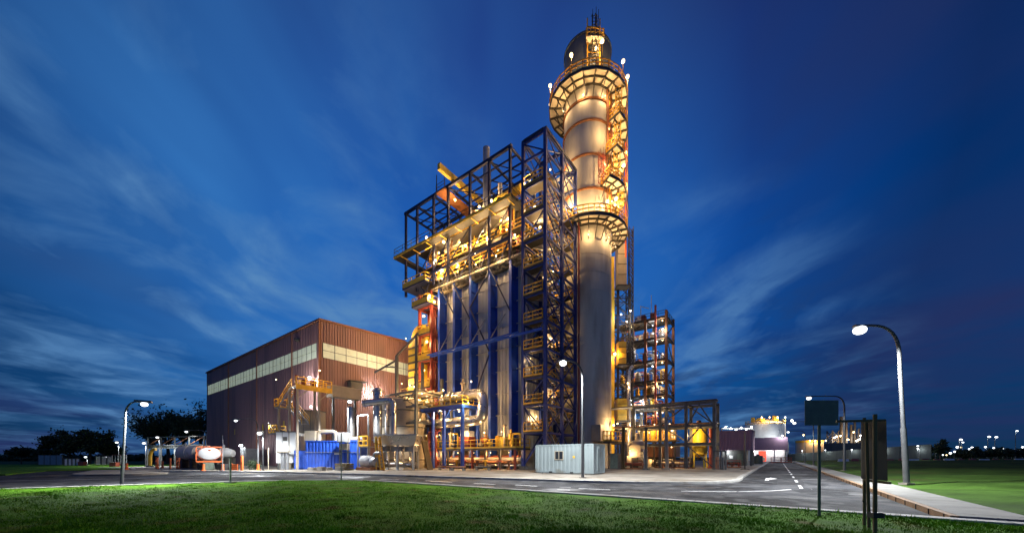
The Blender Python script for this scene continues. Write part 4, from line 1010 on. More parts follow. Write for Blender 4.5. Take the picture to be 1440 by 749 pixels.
# ------------------------------------------------------------------ process tower
F = Frame(*G(937, 70).xy); W = F.W
pt = thing('process_tower', 'open brown steel process tower with seven lit floors of red vessels', 'process tower', tuple(W(0,0,.11)))
ZF = [7.6,11.2,14.1,17.0,21.0,25.4,29.3]
VV, UU = (0,3.95,10.6), (0,5.8)
for u in UU:
    for v in VV: MB().bar(W(u,v,.11), W(u,v,ZF[-1]+(.2 if v else .9)), .45, .45, up=UR).build('column', M['darksteel' if (u and v) else 'rust'], pt)
rr = random.Random(5)
for k, z in enumerate(ZF):
    d = MB().fbox(F, .25, 5.6, .25, 10.4, z-.1, z).fbox(F, -.15, .2, .2, 10.4, z-.5, z-.03).fbox(F, .25, 5.6, -.15, .2, z-.5, z-.03).build('floor', M['darksteel'], pt)
    r = MB(); rail(r, [W(.1,10.5,z),W(.1,.05,z),W(5.7,.05,z)], 1.1, 1.4, .07, False); r.build('railing', M['rust' if k % 2 else 'darksteel'], d)
    for q in range(6):
        v = .8+q*1.6+rr.random()*.6; u = .9+rr.random()*2.6; h = rr.uniform(1.1,2.3); r0 = rr.uniform(.4,.75)
        if k < 6:
            mm = rr.choice(('red','rust','gold','galv','cream','silver'))
            MB().lathe(W(u,v,z+.02), [(r0*.7,0),(r0,.25),(r0,h-.3),(r0*.5,h),(.01,h)], 12).build('vessel', M[mm], pt)
    m = MB()
    if k < 6:
        zn = ZF[k+1]
        m.bar(W(0,.25,z), W(0,3.75,zn-.5), .13).bar(W(0,4.1,zn-.5), W(0,10.4,z), .13).bar(W(.25,0,z if k%2 else zn-.5), W(5.6,0,zn-.5 if k%2 else z), .16)
        m.build('bracing', M['darksteel'], pt)
        for q in range(9):
            v = .6+rr.random()*9; u = .4+rr.random()*4
            MB().tube(bend([W(u,v,z),W(u,v,z+1.5+rr.random()),W(u,min(10,v+2.5),z+1.5+rr.random())], .4, 4), .08+.1*rr.random(), 8).build('pipe', M[rr.choice(('silver','galv','red','cream'))], pt)
        bulb(pt, W(.9,2.0+5*(k % 2),zn-.7), 620, k % 3 != 1, .15, drop=(-.3,0,-.35)); bulb(pt, W(.4,.8,zn-.8), 420, True, .1, drop=(-.3,-.3,-.2)); bulb(pt, W(2.2,8.2-5*(k%2),zn-.75), 380, k % 3 == 1, .13, drop=(0,0,-.35))
MB().fbox(F, .3, 2.2, 6.6, 9.6, ZF[4]+.02, ZF[4]+3.4).build('switch_room', M['white'], pt); MB().fbox(F, .24, .298, 7.4, 8.4, ZF[4]+.3, ZF[4]+2.4).build('door', M['darksteel'], pt)
MB().tube([W(-.5,1.9,.2), W(-.5,1.9,ZF[-1]+2.2)], .2, 10).build('riser_pipe', M['red'], pt)
MB().lathe(W(1.8,5.6,ZF[-1]+.02), [(1.0,0),(1.1,.3),(1.1,.9),(.9,1.3),(.01,1.4)], 16).build('vessel', M['white'], pt)
MB().tube([W(1,7.4,ZF[-1]), W(1,7.4,ZF[-1]+2.5)], .12, 8).bar(W(1,5.2,ZF[-1]), W(1,5.2,ZF[-1]+3.4), .12).bar(W(1,5.2,ZF[-1]+3.3), W(1,3.5,ZF[-1]+2.4), .12).bar(W(1.4,3.2,ZF[-1]), W(1.4,3.2,ZF[-1]+5.2), .1).build('mast', M['white'], pt)
for v in (2.4,4.2): MB().fbox(F, .6, 1.6, v, v+.8, ZF[-1]+.02, ZF[-1]+1.2).build('equipment_box', M['red'], pt)
bulb(pt, W(-.2,.6,26.6), 300, False, .2, drop=(-.2,-.4,-.3)); bulb(pt, W(-.3,4.8,ZF[2]-1.2), 500, False, .16); bulb(pt, W(-.3,6.8,12.4), 700, False, .2)

# brown shed below it
F = Frame(*G(946, 56).xy); W = F.W
o = thing('brown_shed', 'low brown ribbed shed with dark open bays below the process tower', 'shed', tuple(W(0,0,.11)))
z0, z1 = ZY(643,56)+.1, ZY(627,56)
MB().corr(W(0,0), W(0,4.7), 1.65, 3.5, pitch=.4, depth=.06, out=-UR).corr(W(0,0), W(5,0), 1.65, 3.5, pitch=.4, depth=.06, out=-UL).build('wall', M['brick'], o)
MB().fbox(F, .02, 5, .02, 4.7, 3.502, 3.62).build('roof', M['brick'], o); MB().fbox(F, 2.0, 2.2, .1, 4.6, .11, 3.4).build('rear_wall', M['darksteel'], o)
for v in (.1,1.6,3.1,4.6): MB().bar(W(.1,v,.11), W(.1,v,1.64), .22).build('post', M['darksteel'], o)
MB().lathe(W(1.1,1.3,.12), [(.5,0),(.5,1.1),(.01,1.3)], 12).build('drum', M['red'], o); MB().fbox(F, .8, 1.8, 3, 4.2, .12, 1.3).build('machine', M['cream'], o)
bulb(o, W(.6,3.2,1.5), 160, True, .06)

# ------------------------------------------------------------------ pipe rack
F = Frame(25.9, 46.0); W = F.W
pk = thing('pipe_rack', 'grey steel pipe rack of three beam levels standing by the side road', 'pipe rack', tuple(W(0,0,.11)))
ZT = 8.9
VP = (0,3.3,6.6,10.2)
for i, v in enumerate(VP):
    for u in (0,3.4): MB().bar(W(u,v,.11), W(u,v,ZT), .36, .36, up=UR).build('column', M['grey'], pk)
for z in (3.35,5.75,ZT-.2):
    MB().bar(W(0,-.15,z), W(0,10.3,z), .26, .36).build('beam', M['grey'], pk); MB().bar(W(3.4,-.15,z), W(3.4,10.3,z), .26, .36).build('beam', M['grey'], pk)
    for v in VP: MB().bar(W(.19,v,z+.01), W(3.2,v,z+.01), .22, .3).build('cross_beam', M['grey'], pk)
m = MB().bar(W(0,3.3,3.5), W(0,1.6,5.6), .16).bar(W(0,.1,3.5), W(0,1.6,5.6), .16).bar(W(0,6.6,5.95), W(0,3.5,8.4), .16).bar(W(0,.2,5.9), W(0,1.7,8.5), .16).bar(W(0,3.1,5.9), W(0,1.7,8.5), .16).bar(W(3.4,.2,5.9), W(3.4,3.2,8.5), .16).bar(W(3.4,3.3,3.5), W(3.4,6.5,5.6), .16).bar(W(0,.2,.4), W(0,3.2,3.2), .14)
m.build('bracing', M['grey'], pk)
for k in range(6):
    u = .5+k*.48; MB().tube([W(u,-.3 if k % 2 else .6,6.1), W(u,13.6,6.1)], .09+.05*(k % 3), 8).build('pipe', M[('rust','silver','galv')[k % 3]], pk)
    if k < 4: MB().tube([W(u+.2,-.2,9.1), W(u+.2,14.4,9.1)], .08+.05*(k % 2), 8).build('pipe', M[('darksteel','galv')[k % 2]], pk)
bulb(pk, W(1.5,8.5,5.2), 350, True, .09); bulb(pk, W(.3,5.2,3.0), 260, True, .07); bulb(pk, W(1.2,9.5,8.0), 300, False, .09)
# loose posts in front of the rack
for (x, y0, Y, mm, wd, lab) in ((908.5,600,43.5,'grey',.24,'slim grey pipe post left of the kinked pale post'),(938,585,44.5,'cream',.34,'pale thick post under the rack, slightly kinked'),(877,600,46,'wood',.3,'brown upright post right of the container')):
    p = G(x, Y)+Vector((0,0,.11)); q = Vector((p.x-(.12 if wd > .3 else 0), p.y, ZY(y0, Y)))
    o = MB().bar(p, q, wd).fbox(Frame(p.x,p.y), -.35, .35, -.35, .35, .11, .3).build('support_post', M[mm], None, p); tag(o, lab, 'post')

# yellow silo
p = G(983, 51.5); o = thing('silo', 'round yellow silo on splayed legs behind the pipe rack', 'silo', (p.x,p.y,.11))
z0, z1 = ZY(638,51.5), ZY(601,51.5)
MB().lathe((p.x,p.y,0), [(.25,z0-.5),(1.05,z0-.02),(1.1,z0),(1.1,z1),(.6,z1+.45),(.01,z1+.55)], 24).build('vessel', M['siloyellow'], o)
for a in range(4):
    t = a*math.pi/2+.5; MB().bar((p.x+1.0*math.cos(t),p.y+1.0*math.sin(t),z0+.2), (p.x+1.25*math.cos(t),p.y+1.25*math.sin(t),.11), .2).build('leg', M['siloyellow'], o)
MB().lathe((p.x,p.y,z1+.5), [(.3,0),(.3,.5),(.01,.6)], 10).build('vent', M['rust'], o)
MB().lathe((p.x,p.y,0), [(.3,z0-.8),(.3,z0-.45)], 12).build('outlet', M['darksteel'], o)
point('silo_fill', (p.x-1.8,p.y-2.2,4.6), 480, WARM, o)  # unseen fill lamp added to brighten the silo
p = G(999.5, 49.5); o = MB().tube([(p.x,p.y,.12),(p.x,p.y,6.4)], .24, 10).lathe((p.x,p.y,.11), [(.5,0),(.5,.12),(.01,.13)], 10).build('fire_riser', M['red'], None, p); tag(o, 'thick red upright pipe between the yellow silo and the mesh cage', 'pipe')
F = Frame(*G(1020, 43.5).xy); W = F.W
o = thing('mesh_cage', 'tall grey barred cage standing at the corner of the pipe rack', 'cage', tuple(W(0,0,.11)))
m = MB(); h = 2.35
for k in range(7): m.bar(W(0,k*.22,.15), W(0,k*.22,h), .04); m.bar(W(1.0,k*.22,.15), W(1.0,k*.22,h), .04)
for k in range(5): m.bar(W(k*.25,0,.15), W(k*.25,0,h), .04)
m.build('bars', M['galv'], o)
m = MB()
for u in (0,1.0):
    for z in (.2,1.2,h): m.bar(W(u,0,z), W(u,1.32,z), .07)
for v in (0,1.32):
    for z in (.2,1.2,h): m.bar(W(0,v,z), W(1,v,z), .07)
for u in (0,1):
    for v in (0,1.32): m.bar(W(u,v,.11), W(u,v,h), .1)
m.build('frame', M['grey'], o); MB().fbox(F, -.05, 1.05, -.05, 1.37, h+.05, h+.12).build('roof', M['grey'], o)
MB().lathe(W(.5,.4,.12), [(.2,0),(.2,1.4),(.05,1.6),(.05,1.8)], 10).build('gas_bottle', M['grey'], o); MB().lathe(W(.5,.9,.12), [(.2,0),(.2,1.4),(.05,1.6),(.05,1.8)], 10).build('gas_bottle', M['rust'], o)

# low pipe clutter, valve stands, benches near the rack
def skid(px, Y, w, lab, cols, seed, h=1.6, nm='valve_skid', cat='skid', d=1.4):
    r = random.Random(seed); F = Frame(*G(px, Y).xy); W = F.W
    o = thing(nm, lab, cat, tuple(W(0,0,.11)))
    MB().fbox(F, 0, d, 0, w, .11, .26).build('base', M['rust'], o)
    for k in range(max(2, int(w/.8))):
        v = .3+k*(w-.5)/max(1, int(w/.8)-.5); u = .3+r.random()*(d-.5); hh = h*(.6+.4*r.random())
        MB().tube(bend([W(u,v,.26),W(u,v,hh),W(min(d,u+.4),min(w-.1,v+.6),hh)], .2, 4), .1+.08*r.random(), 8).build('pipe', M[r.choice(cols)], o)
        MB().lathe(W(u,v,hh*.55), [(.001,0),(.22,.02),(.22,.1),(.1,.14),(.1,.3),(.2,.34),(.001,.36)], 10).build('valve', M[cols[0]], o)
    MB().tube([W(d*.5,.1,.75), W(d*.5,w-.1,.75)], .22, 10).build('header', M[cols[-1]], o)
    m = MB(); rail(m, [W(0,0,.26),W(0,w,.26)], .9, 1.0, .06, False); m.build('railing', M[cols[0]], o)
    return o
skid(975,48,2.6,'knee high pipe skid with rusty pipes under the yellow silo',('rust','darksteel','cream'),1)
skid(903,44.5,2.4,'small brown pipe skid right of the grey container',('rust','darksteel','red'),2,1.2)
skid(948,49,2.6,'dark valve skid below the left bay of the pipe rack',('darksteel','grey','cream'),3,1.5)
skid(1042,52,2.6,'small red and grey pump skid in front of the mauve box building',('red','grey','darksteel'),4,1.2)
F = Frame(*G(869, 43.5).xy)
o = thing('green_cabinet', 'dark green steel cabinet close to the right end of the grey container', 'cabinet', tuple(F.W(0,0,.11)))
MB().fbox(F, 0, 1, 0, 1.0, .2, 2.1).build('case', M['grey'], o)
for k in range(2): MB().fbox(F, -.04, -.002, .04+k*.48, .48+k*.48, .3, 2.0).build('door', M['tarnish'], o)
F = Frame(*G(902, 47).xy); W = F.W
o = thing('pump_house', 'cream block plant room with piping at the foot of the hoist mast', 'plant room', tuple(W(0,0,.11)))
MB().fbox(F, 0, 3, 0, 1.9, .11, 1.75).fbox(F, .3, 2.8, .2, 1.7, 1.752, 3.2).build('housing', M['cream'], o); MB().fbox(F, -.05, -.002, .4, 1.3, .15, 1.6).build('door', M['darksteel'], o)
MB().tube(bend([W(-.4,-.5,.2),W(-.4,-.5,2.5),W(.6,-.5,2.5),W(.6,.3,2.5)], .4), .2, 10).build('pipe', M['galv'], o)
MB().lathe(W(1.4,.95,3.2), [(1.1,0),(.9,.5),(.3,.8),(.3,1.6),(.01,1.7)], 16).build('hopper', M['cream'], o)
bulb(o, W(-.3,1.4,2.5), 260, True, .07); 

# mezzanine with yellow railing left of the rack, over the pump house
F = Frame(*G(951, 53).xy); W = F.W
o = thing('mezzanine', 'railed steel mezzanine glowing yellow between the chimney foot and pipe rack', 'mezzanine', tuple(W(0,0,.11)))
z = ZY(618,53)
MB().fbox(F, 0, 2.4, 0, 6.4, z-.2, z).build('deck', M['darksteel'], o)
r = MB(); rail(r, [W(.05,6.3,z),W(.05,.1,z)], 1.2, .8, .09); r.build('railing', M['yellow'], o)
for k in range(5): MB().bar(W(.2,.2+k*1.5,.11), W(.2,.2+k*1.5,z-.2), .2).build('post', M['darksteel'], o)
rr = random.Random(8)
for k in range(6): MB().lathe(W(1.2,.6+k*1.0,z+.01), [(.4,0),(.45,.2),(.45,1.3+rr.random()),(.2,2.2),(.01,2.3)], 12).build('vessel', M[rr.choice(('gold','yellow','cream','silver'))], o)
for v in (1,3.2,5.4): bulb(o, W(.4,v,z+2.4), 420, True, .12, drop=(-.2,-.3,-.2))

# ------------------------------------------------------------------ boiler foot: pipe platform, lower deck
H = Frame(3.9, 42.0)
F = Frame(*(H.W(-3.0, 10.5)).xy); W = F.W     # u to the back, v to the left
pp = thing('pipe_platform', 'blue steel platform on tall posts carrying a big looped pipe before the fins', 'platform', tuple(W(0,0,.11)))
ZD = 8.35
for (u, v) in ((0,0),(0,3.4),(0,5.6),(2.9,0),(0,10),(2.9,5.6),(2.9,10)): MB().bar(W(u,v,.11), W(u,v,ZD-.3), .34, .34, up=UR).build('column', M['blue'], pp)
MB().fbox(F, -.35, 3.0, -.3, 10.4, ZD-.14, ZD).build('deck', M['darksteel'], pp)
MB().bar(W(-.36,-.3,ZD-.2), W(-.36,10.5,ZD-.2), .1, .4).bar(W(-.36,-.34,ZD-.2), W(3.0,-.34,ZD-.2), .1, .4).bar(W(0,.2,ZD-.35), W(0,10.2,ZD-.35), .25, .36).build('edge_beam', M['blue'], pp)
m = MB().bar(W(0,.15,ZD-1.6), W(0,1.3,ZD-.4), .14).bar(W(0,3.3,ZD-1.6), W(0,2.2,ZD-.4), .14).bar(W(0,7.2,ZD-.5), W(0,5.7,ZD-1.8), .14); m.build('knee_brace', M['blue'], pp)
r = MB(); rail(r, [W(2.9,-.2,ZD),W(-.3,-.2,ZD),W(-.3,10.3,ZD),W(2.9,10.3,ZD)], 1.15, 1.1, .08); r.build('railing', M['gold'], pp)
zu, zl = 9.75, 6.35
o = MB().tube(bend([W(1.6,4.5,zu), W(1.2,-2.4,zu), W(1.2,-2.4,zl), W(1.6,6.8,zl)], 1.15, 8), .66, 20).build('looped_pipe', M['silver'], pp)
for v, z in ((3.2,zu),(.3,zu),(.3,zl),(4.6,zl)): MB().tube([W(1.35,v,z), W(1.35,v+.14,z)], .78, 18).build('flange', M['silver'], o)
MB().tube([W(1.3,1.2,zu+.5), W(1.3,1.2,zu+1.5)], .2, 10).lathe(W(1.3,1.2,zu+1.5), [(.001,0),(.4,.02),(.4,.2),(.1,.3),(.1,.7),(.001,.72)], 12).build('valve', M['cream'], pp)
rr = random.Random(21)
for k in range(12):
    v = 4.6+k*.48; u = rr.uniform(.4,2.2); h = rr.uniform(.9,2.0)
    MB().lathe(W(u,v,ZD+.01), [(.16,0),(.16,h*.5),(.34,h*.55),(.34,h*.8),(.12,h*.85),(.12,h),(.001,h)], 10).build('valve', M[rr.choice(('gold','cream','silver','red'))], pp)
m = MB()
for v in (6.2,7.6): m.tube(bend([W(1,v,.3),W(1,v,5.2),W(2.2,v,5.6),W(2.6,v,7.8)], .5), .2, 8)
m.build('riser_pipe', M['red'], pp)
for (u, v, z, e) in ((-.1,7.8,ZD+2.2,450),(.3,3.9,ZD+2.3,400),(.0,-1.0,ZD+.1,420),(-.5,-2.0,ZD+2.6,420),(1.2,5,ZD-.7,400),(1,1.6,ZD-.6,400)): bulb(pp, W(u,v,z), e*1.5, True, .1, drop=(-.2,-.4,-.25))
# lower equipment deck
F = Frame(*(H.W(-1.6, 3.0)).xy); W = F.W
ld = thing('equipment_deck', 'low railed deck crowded with yellow pumps and valves under the blue fins', 'deck', tuple(W(0,0,.11)))
Z2 = 2.75
for k in range(8):
    MB().bar(W(.1,.3+k*2.3,.11), W(.1,.3+k*2.3,Z2-.2), .24, .24, up=UR).build('post', M['darksteel' if k % 3 else 'red'], ld)
MB().fbox(F, -.1, 2.9, 0, 17.2, Z2-.22, Z2).build('deck', M['darksteel'], ld)
r = MB(); rail(r, [W(2.9,.05,Z2),W(-.05,.05,Z2),W(-.05,17.1,Z2)], 1.1, 1.2, .08); r.build('railing', M['gold'], ld)
rr = random.Random(33)
for k in range(26):
    v = .5+k*.65; u = rr.uniform(.4,2.4); h = rr.uniform(.7,2.4); mm = rr.choice(('gold','yellow','cream','silver','gold','red','rust','galv'))
    t = rr.random()
    if t < .4: MB().lathe(W(u,v,Z2+.01), [(.2,0),(.2,h*.4),(.38,h*.45),(.38,h*.75),(.15,h*.8),(.15,h),(.001,h)], 10).build('valve', M[mm], ld)
    elif t < .7: MB().tube(bend([W(u,v,Z2),W(u,v,Z2+h),W(u-.3,v+1.0,Z2+h),W(u-.3,v+1.0,Z2)], .3, 4), .09+.08*rr.random(), 8).build('pipe', M[mm], ld)
    else: MB().fbox(F, u, u+.7, v, v+.6+.4*rr.random(), Z2+.01, Z2+h*.7).build('equipment_box', M[mm], ld)
MB().fbox(F, .2, 1.6, 8.0, 9.7, Z2+.02, Z2+1.6).build('red_cabinet', M['red'], ld); MB().fbox(F, .3, 1.5, 8.1, 9.6, Z2+1.62, Z2+2.4).build('white_cabinet', M['white'], ld)
for k in range(5): MB().tube([W(.5+k*.45,.3,.6+.38*(k % 4)), W(.5+k*.45,17,.6+.38*(k % 4))], .13+.07*(k % 3), 10).build('header_pipe', M[('silver','rust','cream','red','silver')[k]], ld)
for k in range(9):
    v = .9+k*1.85
    MB().lathe(W(-.3+.5*(k % 2),v,.11), [(.3,0),(.3,.15),(.14,.2),(.14,.9),(.34,.95),(.34,1.15),(.001,1.2)], 10).build('hand_valve', M[('rust','red','yellow')[k % 3]], ld)
for k, v in enumerate((2.2,9.4,11.8)): MB().tube([W(.5,v,Z2), W(.5,v,Z2+2.7-.3*k)], .13, 8).lathe(W(.5,v,Z2+2.6-.3*k), [(.001,0),(.3,.05),(.3,.25),(.001,.3)], 10).build('vent_post', M['cream'], ld)
for k in range(6):
    bulb(ld, W(.6,1.6+k*2.9,Z2-.55), 230, True, .06, drop=(-.3,-.3,-.15), col=AMBER if k % 2 else WARM)
    bulb(ld, W(.2,2.4+k*2.8,Z2+2.0), 240, True, .08, drop=(-.25,-.4,-.2))
# rusty scaffold ladder leaning at its left end
p = G(602, 43.5)+Vector((0,0,.11)); q = p+Vector((-1.1,1.6,3.6)); wv = UR*.6
o = thing('timber_ramp', 'brown timber ramp leaning at the left end of the equipment deck', 'ramp', tuple(p))
for s in (0,1): MB().bar(p+wv*s, q+wv*s, .2, .3).build('stringer', M['wood'], o)
MB().bar(p+wv*.5, q+wv*.5, .5, .06).build('board', M['wood'], o)
for (x, Y, lab, c) in ((636,41.5,'short low bench of orange pipe before the equipment deck','rust'),(655,40,'low rusty pipe stand at the middle of the equipment deck','rust'),(690,40.5,'low pipe stand near the foot of the stair tower','darksteel')):
    F = Frame(*G(x,Y).xy); W = F.W; o = thing('pipe_stand', lab, 'stand', tuple(W(0,0,.11)))
    MB().tube([W(0,0,.5),W(0,2.4,.5)], .12, 8).build('pipe', M[c], o)
    for v in (.3,2.1): MB().bar(W(0,v,.11),W(0,v,.42),.25).build('foot', M['concrete'], o)

# ------------------------------------------------------------------ container office
F = Frame(7.1, 31.4); W = F.W
o = thing('site_container', 'pale grey ribbed site container with one small window beside the road', 'container', tuple(W(0,0,.11)))
zb_, zt_ = .19, 2.78; CL, CW = 5.9, 2.44
m = MB().corr(W(0,0), W(0,CL), zb_+.12, zt_-.1, pitch=.42, depth=.035, out=-UR).corr(W(0,0), W(CW,0), zb_+.12, zt_-.1, pitch=.42, depth=.035, out=-UL)
m.fbox(F, .02, CW, .02, CL, zb_+.1, zt_-.08); m.build('wall', M['contgrey'], o)
m = MB()
for u in (0,CW):
    m.bar(W(u,-.02,zb_+.06), W(u,CL+.02,zb_+.06), .1, .13).bar(W(u,-.02,zt_-.05), W(u,CL+.02,zt_-.05), .1, .11)
    for v in (0,CL): m.bar(W(u,v,zb_), W(u,v,zt_), .13)
m.bar(W(0,-.01,zb_+.06), W(CW,-.01,zb_+.06), .1, .13).bar(W(0,-.01,zt_-.05), W(CW,-.01,zt_-.05), .1, .11)
m.build('corner_frame', M['contgrey'], o)
MB().fbox(F, -.02, CW+.02, -.02, CL+.02, zt_+.005, zt_+.04).build('roof', M['contgrey'], o)
wn = MB().fbox(F, -.085, -.05, 2.95, 3.75, 1.45, 2.15).build('window', M['glass'], o)
m = MB()
for a, b in (((2.9,1.42),(3.8,1.42)),((2.9,2.18),(3.8,2.18)),((2.92,1.42),(2.92,2.18)),((3.78,1.42),(3.78,2.18)),((3.35,1.42),(3.35,2.18))): m.bar(W(-.09,a[0],a[1]), W(-.09,b[0],b[1]), .05)
m.build('window_frame', M['cream'], wn)
MB().fbox(F, -.05, -.037, 1.75, 1.95, 1.55, 1.75).build('warning_sign', M['yellow'], o)
m = MB()
for v in (.9,1.5,1.9): m.bar(W(.3+v*.0+.5*v,-.06,zb_+.2), W(.3+.5*v,-.06,zt_-.2), .045)
m.build('locking_bars', M['contgrey'], o)
for v in (1.9,4.1): MB().fbox(F, -.066, -.045, v, v+.32, zb_-.005, zb_+.12).build('fork_pocket', M['black'], o)
for u in (.1,CW-.4):
    for v in (.1,CL-.5): MB().fbox(F, u, u+.3, v, v+.4, .11, zb_-.006).build('foot_block', M['concrete'], o)

# ------------------------------------------------------------------ street lamps
def lamp(base, head, label, energy, col=(.93,.97,1), r=.085, lean=(0,0), group='street lamps', er=.2, name='street_lamp', cat='street lamp', plate=True, bendr=1.2):
    base = Vector(base); head = Vector(head)
    o = thing(name, label, cat, tuple(base), group)
    top = Vector((base.x+lean[0], base.y+lean[1], head.z-.02))
    mid = Vector((top.x,top.y,top.z+.12)) 
    k1 = base+Vector((lean[0],lean[1],0))*.78+Vector((0,0,(head.z-base.z)*.72))
    pts = [base, base+(k1-base)*.5, k1]
    curve = bend([k1, Vector((top.x,top.y,head.z+.22)), Vector((head.x,head.y,head.z+.12))], min(bendr,(head.z-base.z)*.25), 8)
    MB().tube([base,base+(k1-base)*.5], [r*1.35,r*1.2], 10).build('pole', M['lampsteel'], o)
    MB().tube([base+(k1-base)*.5]+curve, [r*.95]+[r*.9-(r*.35)*i/len(curve) for i in range(len(curve))], 10).build('arm', M['lampsteel'], o)
    if plate: MB().box(base.x-.22,base.x+.22,base.y-.22,base.y+.22,base.z-.05,base.z+.06).build('base_plate', M['concrete'], o)
    d = (Vector((head.x,head.y,0))-Vector((top.x,top.y,0))); d = d.normalized() if d.length > .05 else Vector((1,0,0))
    s = Vector((-d.y,d.x,0)); c = head+d*.12
    hd = MB().hexa([c-d*.42-s*.1+Vector((0,0,.02)),c+d*.34-s*.14+Vector((0,0,.02)),c+d*.34+s*.14+Vector((0,0,.02)),c-d*.42+s*.1+Vector((0,0,.02)),c-d*.42-s*.06+Vector((0,0,.16)),c+d*.3-s*.08+Vector((0,0,.14)),c+d*.3+s*.08+Vector((0,0,.14)),c-d*.42+s*.06+Vector((0,0,.16))]).build('lamp_head', M['grey'], o)
    MB().ball(c-Vector((0,0,er*.45)), er, 12, .75).build('lens', M['cool'], hd)
    if energy:
        l = point('lamp_light', c-Vector((0,0,er*1.2+.22)), energy, col, o, .15, 'SPOT'); l.data.spot_size = R_(158); l.data.spot_blend = .45
    return o
b = G(1275,19.4); lamp((b.x,b.y,.2), (*G(1212,19.2).xy,8.55), 'tallest street lamp, on the grass right of the side road with a bare concrete footing', 15000, lean=(-.45,0), r=.1, er=.3, bendr=1.6)
b = G(819.5,26.4); lamp((b.x,b.y,.12), (*G(794,26.2).xy,8.6), 'street lamp standing right in front of the grey container', 12000, r=.09, er=.27, bendr=1.5)
b = G(171,20.3); lamp((b.x,b.y,.05), (*G(199,20.6).xy,4.75), 'low street lamp at the lawn edge left of the tank yard', 6000, r=.06, lean=(.25,0), er=.17, bendr=.9, plate=False)
b = G(1187.5,37.9); lamp((b.x,b.y,.2), (*G(1139,37.4).xy,7.85), 'street lamp reaching over the blank back of the square road sign', 2800, r=.09, er=.22, bendr=1.3)
b = G(1132,86); lamp((b.x,b.y,.3), (*G(1109,86).xy,7.7), 'farthest street lamp along the side road, near its end', 2500, er=.26)
b = G(1144,62); lamp((b.x,b.y,.25), (*G(1118,62).xy,7.6), 'middle street lamp along the side road, seen behind the square sign post', 2500, er=.25)
b = G(363,41.5); lamp((b.x,b.y,.12), (*G(333,41.5).xy,5.9), 'street lamp with a long arm before the dark long wall of the hall', 2600, r=.07, er=.16)
b = G(370,40); lamp((b.x,b.y,.12), (b.x-.1,b.y-.25,4.35), 'short floodlight post with a very bright lamp left of the white cabin', 4200, r=.06, er=.24, bendr=.3)
b = G(489,43.3); lamp((b.x,b.y,.12), (*G(491.5,42.6).xy,8.3), 'tall lamp post rising behind the blue enclosure and its white cabinet', 9000, r=.08, er=.25, bendr=.4)
b = G(290,58); lamp((b.x,b.y,.12), (*G(263,58).xy,5.8), 'street lamp with a curved arm at the hall corner above the tanker', 900, r=.07, er=.2)
for (x, y, Y, e, lab) in ((165,621,62,1400,'lamp post left of the low street lamp, beyond the yard'),(203,622,58,1400,'lamp post right behind the low street lamp, in the tank yard'),(121,641.5,70,500,'small lamp post in front of the grey fence by the trees'),(222,614,60,700,'lamp on a thin post over the left end of the yard pipe rack'),(1291,626,84,500,'lamp post standing near the pale wall on the far side lawn')):
    b = G(x+2, Y); lamp((b.x,b.y,.12), (*G(x,Y-.3).xy,ZY(y,Y)), lab, e, r=.06, er=.2, bendr=.3)
b = G(150,75); o = lamp((b.x+1.2,b.y,.12), (b.x,b.y,ZY(641.5,75)), 'squat lamp post just right of the dark tree clump', 400, r=.05, er=.18, bendr=.3)
for (x, y, Y, e, er, lab) in ((1349,617,170,1500,.55,'far floodlight mast left of the blue lit haze'),(1389,613,200,2500,.6,'far floodlight mast, left one of the close pair'),(1399,613.5,200,2500,.6,'far floodlight mast, right one of the close pair'),(1428,605,200,2000,.5,'tallest far floodlight mast at the right edge of the view'),(1352,621,190,900,.45,'low far lamp just beside the left floodlight mast'),(1304,627,150,800,.45,'far floodlight beyond the pale wall')):
    b = G(x, Y); lamp((b.x,b.y,0), (b.x,b.y-.5,ZY(y,Y)), lab, e*.25, (.75,.9,1), r=.15, er=er, group='far floodlight masts', name='floodlight_mast', cat='floodlight mast', plate=False, bendr=.5)

# ------------------------------------------------------------------ signs and posts near the camera
Y = 9.4; p = G(1152,Y); z0, z1 = ZY(598,Y), ZY(563,Y)
o = thing('road_sign', 'square road sign seen from its blank back on a single green pole', 'road sign', (p.x,p.y,.1))
MB().tube([(p.x,p.y,.05),(p.x,p.y,z1-.05)], .035, 12).build('pole', M['tarnish'], o)
hw = 23.5/FPX*Y
MB().box(p.x-hw, p.x+hw, p.y-.075, p.y-.068, z0, z1).build('sign_panel', M['tarnish'], o)
for z in (z0+.12,z1-.12): MB().box(p.x-hw+.03, p.x+hw-.03, p.y-.066, p.y-.04, z-.02, z+.02).build('channel', M['galv'], o)
m = MB()
for z in (z0+.12,z1-.12): m.lathe((p.x,p.y,z), [(.037,-.02),(.05,-.02),(.05,.02),(.037,.02)], 12)
m.build('clamp', M['galv'], o)
o = thing('notice_board', 'dark weathered board on timber posts in the grass near the square sign', 'notice board', (*G(1224,7.9).xy,.1))
pa, pb, pc_ = G(1215.5,8.3), G(1230.5,7.5), G(1222,8.05)
for q, y0, w_, ln in ((pa,587,.05,0),(pb,582,.062,.0),(pc_,593,.05,-.06)):
    h = ZY(y0,q.y); MB().tube([(q.x,q.y,.03),(q.x+ln,q.y,h)], w_/2+.005, 10).build('post', M['wood'], o)
z0, z1 = ZY(674,7.8), ZY(590,7.8)
A_, B_ = G(1217,8.15), G(1252,7.62); d = (B_-A_).normalized(); s = Vector((-d.y,d.x,0))*.02+Vector((.0,.10,0))
bd = MB().hexa([A_+s+Vector((0,0,z0)),B_+s+Vector((.03,0,z0-.02)),B_+s*1.3+Vector((.03,0,z0-.02)),A_+s*1.3+Vector((0,0,z0)),A_+s+Vector((0,0,z1)),B_+s+Vector((0,0,z1)),B_+s*1.3+Vector((0,0,z1)),A_+s*1.3+Vector((0,0,z1))]).build('board', M['black'], o)
t0, t1 = G(1176,8.0), G(1250,7.65)
